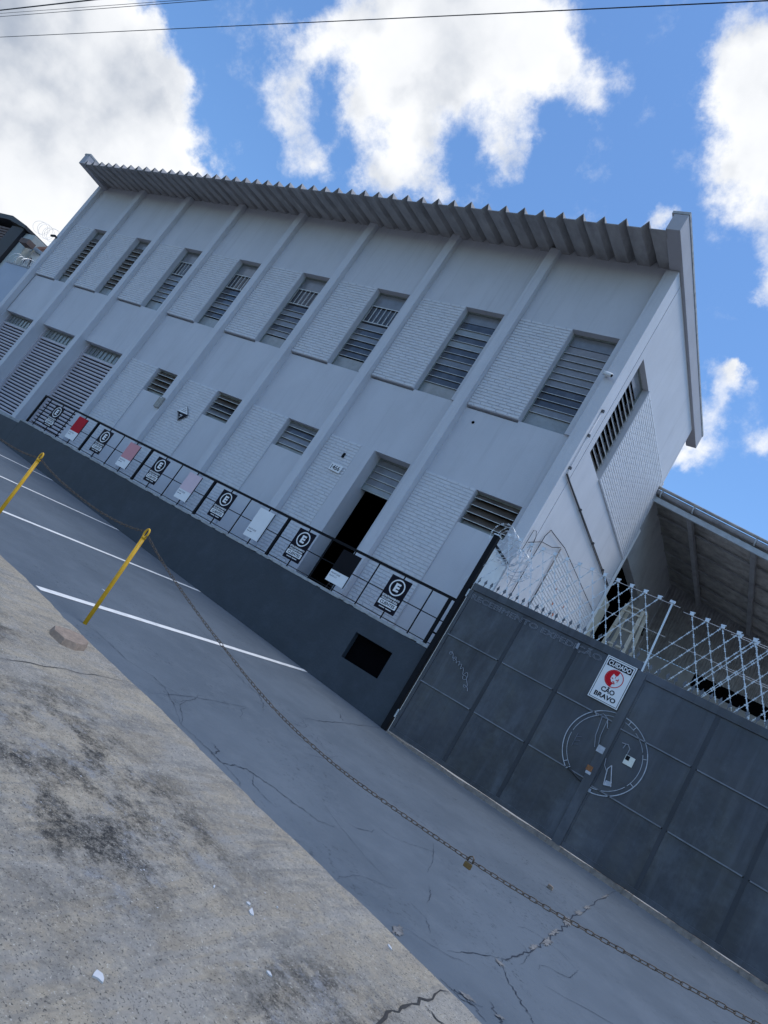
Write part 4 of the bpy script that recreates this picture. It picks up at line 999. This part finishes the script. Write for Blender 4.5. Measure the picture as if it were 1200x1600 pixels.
hb(MB().prism([(-28.6, 0), (-24.3, 0), (-24.3, 6.2), (-28.6, 6.95)], 'y', 11.6, 14.0), 'wall', 'sign_white')
hb(MB().bar((-28.7, 11.52, 7.05), (-24.3, 11.52, 6.30), .06, .12), 'fascia', 'steel_beam')
hb(MB().tube([(-28.0, 11.5, 6.25), (-27.9, 11.5, 6.45), (-27.7, 11.5, 6.48), (-27.55, 11.5, 6.3), (-27.5, 11.5, 6.15), (-24.5, 11.5, 5.65)], .035, 8), 'pipe', 'dark_steel')
tile = MB()
for a in range(7):
    t0_, t1_ = math.pi * a / 7, math.pi * (a + 1) / 7
    tile.v += [(-.10 * math.cos(t0_), 0, .07 * math.sin(t0_)), (-.10 * math.cos(t1_), 0, .07 * math.sin(t1_)), (-.09 * math.cos(t1_), .42, .06 * math.sin(t1_)), (-.09 * math.cos(t0_), .42, .06 * math.sin(t0_))]
    tile.f.append((4*a, 4*a+1, 4*a+2, 4*a+3))
tme = tile.mesh('roof_tile'); tme.materials.append(MATS['roof_tile'])
rr_ = random.Random(3)
for i in range(16):
    for j in range(5):
        x = -28.4 + i * .23; y = 11.55 + j * .36
        o = place('roof_tile', tme, hs); o.matrix_parent_inverse = HI
        o.location = (x + rr_.uniform(-.06, .06), y, 7.0 - .17 * (x + 28.6) + j * .33 + rr_.uniform(-.02, .1))
        o.rotation_euler = (R(42) + rr_.uniform(-.3, .3), rr_.uniform(-.5, .5), rr_.uniform(-.6, .6))
hb(MB().prism([(-28.5, 7.0), (-24.6, 6.35), (-24.6, 6.45), (-28.5, 7.1)], 'y', 11.62, 13.4, (0, 0, 1.5)), 'roof_boards', 'roof_tile')

# ------------------------------------------------------------------ posts and chain
def yellow_post(x, label, lean=(-.03, .0)):
    z0 = gz(x, 4.21); s = thing('chain_post', label, 'post', (x, 4.21, z0), 'yellow chain posts along the pavement edge')
    MB().tube([(0, 0, -.05), (lean[0]*.5, 0, .45), (lean[0], 0, .87)], .0185, 12).build('tube', 'yellow_paint', s, smooth=True)
    MB().tube([(lean[0] + .024*math.cos(t), -.004, .905 + .042*math.sin(t)) for t in [2*math.pi*k/20 for k in range(20)]], .009, 6, closed=True).build('eyelet', 'yellow_paint', s, smooth=True)
    MB().tube([(lean[0], 0, .85), (lean[0], 0, .875)], .021, 12).build('collar', 'yellow_paint', s, smooth=True)
    return s
yellow_post(-4.945, 'yellow steel chain post nearest the gate, foot at the painted lot')
yellow_post(-6.98, 'yellow steel chain post cut by the left edge of the picture')
yellow_post(1.12, 'yellow steel chain post past the right edge of the picture')
lk = MB(); n = 14
pts = []
for k in range(n):
    t = 2*math.pi*k/n; pts.append((.0115 * math.cos(t) + (.012 if math.cos(t) > .05 else -.012 if math.cos(t) < -.05 else 0),   .0100 * math.sin(t), 0))
lk.tube(pts, .0027, 5, closed=True)
link_me = lk.mesh('link'); link_me.materials.append(MATS['rusty_steel'])
link_me.polygons.foreach_set('use_smooth', [True] * len(link_me.polygons))
def chain(P, label):
    s = thing('chain', label, 'chain', (P[0][0], 4.21, P[0][1]), 'rusty chains between the yellow posts')
    # resample (Catmull-Rom)
    Q = []
    for i in range(len(P) - 1):
        p0, p1, p2, p3 = P[max(i-1, 0)], P[i], P[i+1], P[min(i+2, len(P)-1)]
        for k in range(40):
            t = k / 40; f_ = lambda a, b, c, d: .5 * (2*b + (c - a)*t + (2*a - 5*b + 4*c - d)*t*t + (3*b - a - 3*c + d)*t*t*t)
            Q.append(Vector((f_(p0[0], p1[0], p2[0], p3[0]), 0, f_(p0[1], p1[1], p2[1], p3[1]))))
    Q.append(Vector((P[-1][0], 0, P[-1][1])))
    step = .0385; acc = 0; i = 0; cur = Q[0]; marks = [cur]
    for q in Q[1:]:
        d_ = (q - cur).length
        while acc + d_ >= step:
            r_ = (step - acc) / d_; cur = cur + (q - cur) * r_; marks.append(cur.copy()); d_ = (q - cur).length; acc = 0
        acc += d_; cur = q
    base = Vector((P[0][0], 0, P[0][1]))
    for j in range(len(marks) - 1):
        a, b = marks[j], marks[j+1]; d_ = (b - a).normalized(); mid = (a + b) / 2 - base
        rot = d_.to_track_quat('X', 'Z').to_matrix().to_4x4() @ Matrix.Rotation((math.pi/2 if j % 2 else 0) + .5 + random.uniform(-.25, .25), 4, 'X')
        o = place('link', link_me, s); o.matrix_basis = Matrix.Translation(mid) @ rot
    return s
chain([(-4.955, .075), (-4.59, -.05), (-4.05, -.2), (-3.53, -.325), (-3.07, -.425), (-2.69, -.485), (-2.25, -.52), (-1.83, -.52), (-1.18, -.495), (-.75, -.46), (-.26, -.40), (.24, -.33), (.6, -.27), (1.07, -.17)], 'long sagging rusty chain across the driveway in front of the gate')
chain([(-7.01, .165), (-6.75, .115), (-6.4, .07), (-6.0, .04), (-5.7, .03), (-5.38, .04), (-5.15, .065), (-4.99, .10)], 'short rusty chain between the two yellow posts')
chain([(-9.0, .26), (-8.4, .16), (-7.9, .12), (-7.5, .115), (-7.2, .135), (-7.01, .165)], 'rusty chain leaving the picture at the left edge')
s = thing('padlock', 'small tarnished brass padlock hanging on the long chain', 'padlock', (-1.19, 4.195, -.522))
MB().box(-.026, .022, -.009, .010, -.018, .014).build('body', 'brass', s, bevel=.006)
MB().tube([(-.016, .001, .017), (-.015, .001, .042), (0, .001, .052), (.014, .001, .042), (.015, .001, .017)], .0045, 6).build('shackle', 'rusty_steel', s, smooth=True)

# ------------------------------------------------------------------ loose things on the ground
def shard(name, poly, h, mat, label, cat, tilt=0, zoff=.009):
    cx = sum(p[0] for p in poly) / len(poly); cy_ = sum(p[1] for p in poly) / len(poly)
    m = MB(); n = len(poly)
    for e in (0, 1):
        for x, y in poly:
            q = 1 - .10 * e
            m.v.append(((x - cx) * (q if h > .02 else 1), (y - cy_) * (q if h > .02 else 1), (h * e * random.uniform(.85, 1.1)) - (.004 if e == 0 else 0)))
    m.f += [tuple(range(n))[::-1], tuple(range(n, 2*n))] + [(k, (k+1) % n, n + (k+1) % n, n + k) for k in range(n)]
    o = m.build(name, mat, None, (cx, cy_, gz(cx, cy_) + zoff), bevel=.004 if h > .02 else 0)
    o.rotation_euler = (-math.atan(-.1) , math.atan(.047), tilt)
    return tag(o, label, cat)
shard('concrete_chunk', [(-4.43,3.56),(-4.53,3.62),(-4.53,3.76),(-4.47,3.87),(-4.37,3.87),(-4.27,3.78),(-4.23,3.66),(-4.28,3.57)], .05, 'stone', 'flat broken brown stone lying on the pavement near the yellow post', 'stone')
def flake(x, y, r_, label, mat='flake_white', asp=.6, ang=0, h=.003):
    n = 7; pl = []
    for k in range(n):
        t = 2*math.pi*k/n; q = random.uniform(.45, 1.2); u, w = r_*q*math.cos(t), r_*q*asp*math.sin(t)
        pl.append((x + u*math.cos(ang) - w*math.sin(ang), y + u*math.sin(ang) + w*math.cos(ang)))
    return shard('paint_flake' if h < .01 else 'pebble', pl, h, mat, label, 'paint flake' if h < .01 else 'pebble', 0, .0095 if y < 4 else .004)
flake(-1.595, 3.05, .036, 'largest white paint flake in the middle of the pavement', asp=.5, ang=-.7)
flake(-1.645, 3.085, .016, 'tiny white flake touching the largest flake', asp=.6, ang=.3)
flake(-1.43, 2.08, .024, 'round grey white flake alone near the bottom left corner', asp=.8)
flake(-1.77, 2.96, .017, 'narrow curled white flake left of the largest flake', asp=.4, ang=-.9)
flake(-1.24, 3.85, .022, 'slender white flake close to the painted edge', asp=.4, ang=-.6)
flake(-1.60, 3.26, .010, 'small white flake just right of the largest flake', asp=.5)
flake(-1.28, 2.84, .014, 'bluish white flake low on the pavement below the largest flake', asp=.7)
flake(-6.3, 5.31, .030, 'white paint flake on the lot between two parking lines', asp=.5)
flake(-1.29, 7.11, .040, 'small brown pebble on the painted lot before the gate', 'stone', .7, 0, .03)
rf_ = random.Random(11); lm = MB()
for i in range(70):                                    # uncountable grit and paint crumbs
    x, y = rf_.uniform(-4.2, -.6), rf_.uniform(1.2, 3.9); q = rf_.uniform(.002, .006); z = gz(x, y) + .008
    ii = len(lm.v); a = rf_.uniform(0, 3)
    lm.v += [(x + q*math.cos(a+t), y + q*math.sin(a+t), z + rf_.uniform(0, .002)) for t in (0, 1.5, 2.9, 4.4)] + [(x, y, z + q*.6)]
    lm.f += [(ii, ii+1, ii+4), (ii+1, ii+2, ii+4), (ii+2, ii+3, ii+4), (ii+3, ii, ii+4)]
cr = stuff(lm.build('paint_crumbs', 'flake_white')); tag(cr, 'scattered white paint crumbs over the pavement', 'grit')

# ------------------------------------------------------------------ overhead cables
def cable(p0, p1, sag, r_, label):
    a, b = Vector(p0), Vector(p1); pts = []
    for k in range(41):
        t = k / 40; q = a.lerp(b, t); q.z -= sag * 4 * t * (1 - t); pts.append(tuple(q))
    o = MB().tube(pts, r_, 6).build('overhead_cable', 'wire_black', smooth=True)
    tag(o, label, 'cable', 'overhead cables')
def wpt(px, py, Y):
    d_ = CR * ((px - 600) / FPX) + CD * ((py - 800) / FPX) + CF; return d_ * (Y / d_.y)
def cable_through(pa, pb_, Y, r_, sag, label):
    a, b = wpt(*pa, Y), wpt(*pb_, Y); d_ = (b - a); cable(a - d_ * .9, b + d_ * .9, sag, r_, label)
cable_through((0, 58), (1200, 1), 5.0, .0065, -.0, 'lowest single overhead cable crossing the whole sky')
cable_through((0, 16), (152, -1), 5.2, .015, 0, 'thickest overhead cable at the top left corner')
cable_through((0, 21), (300, -1), 5.2, .005, 0, 'thin overhead cable just under the thickest one')
cable_through((0, 26), (340, -1), 5.2, .006, 0, 'thin overhead cable second from the bottom at top left')
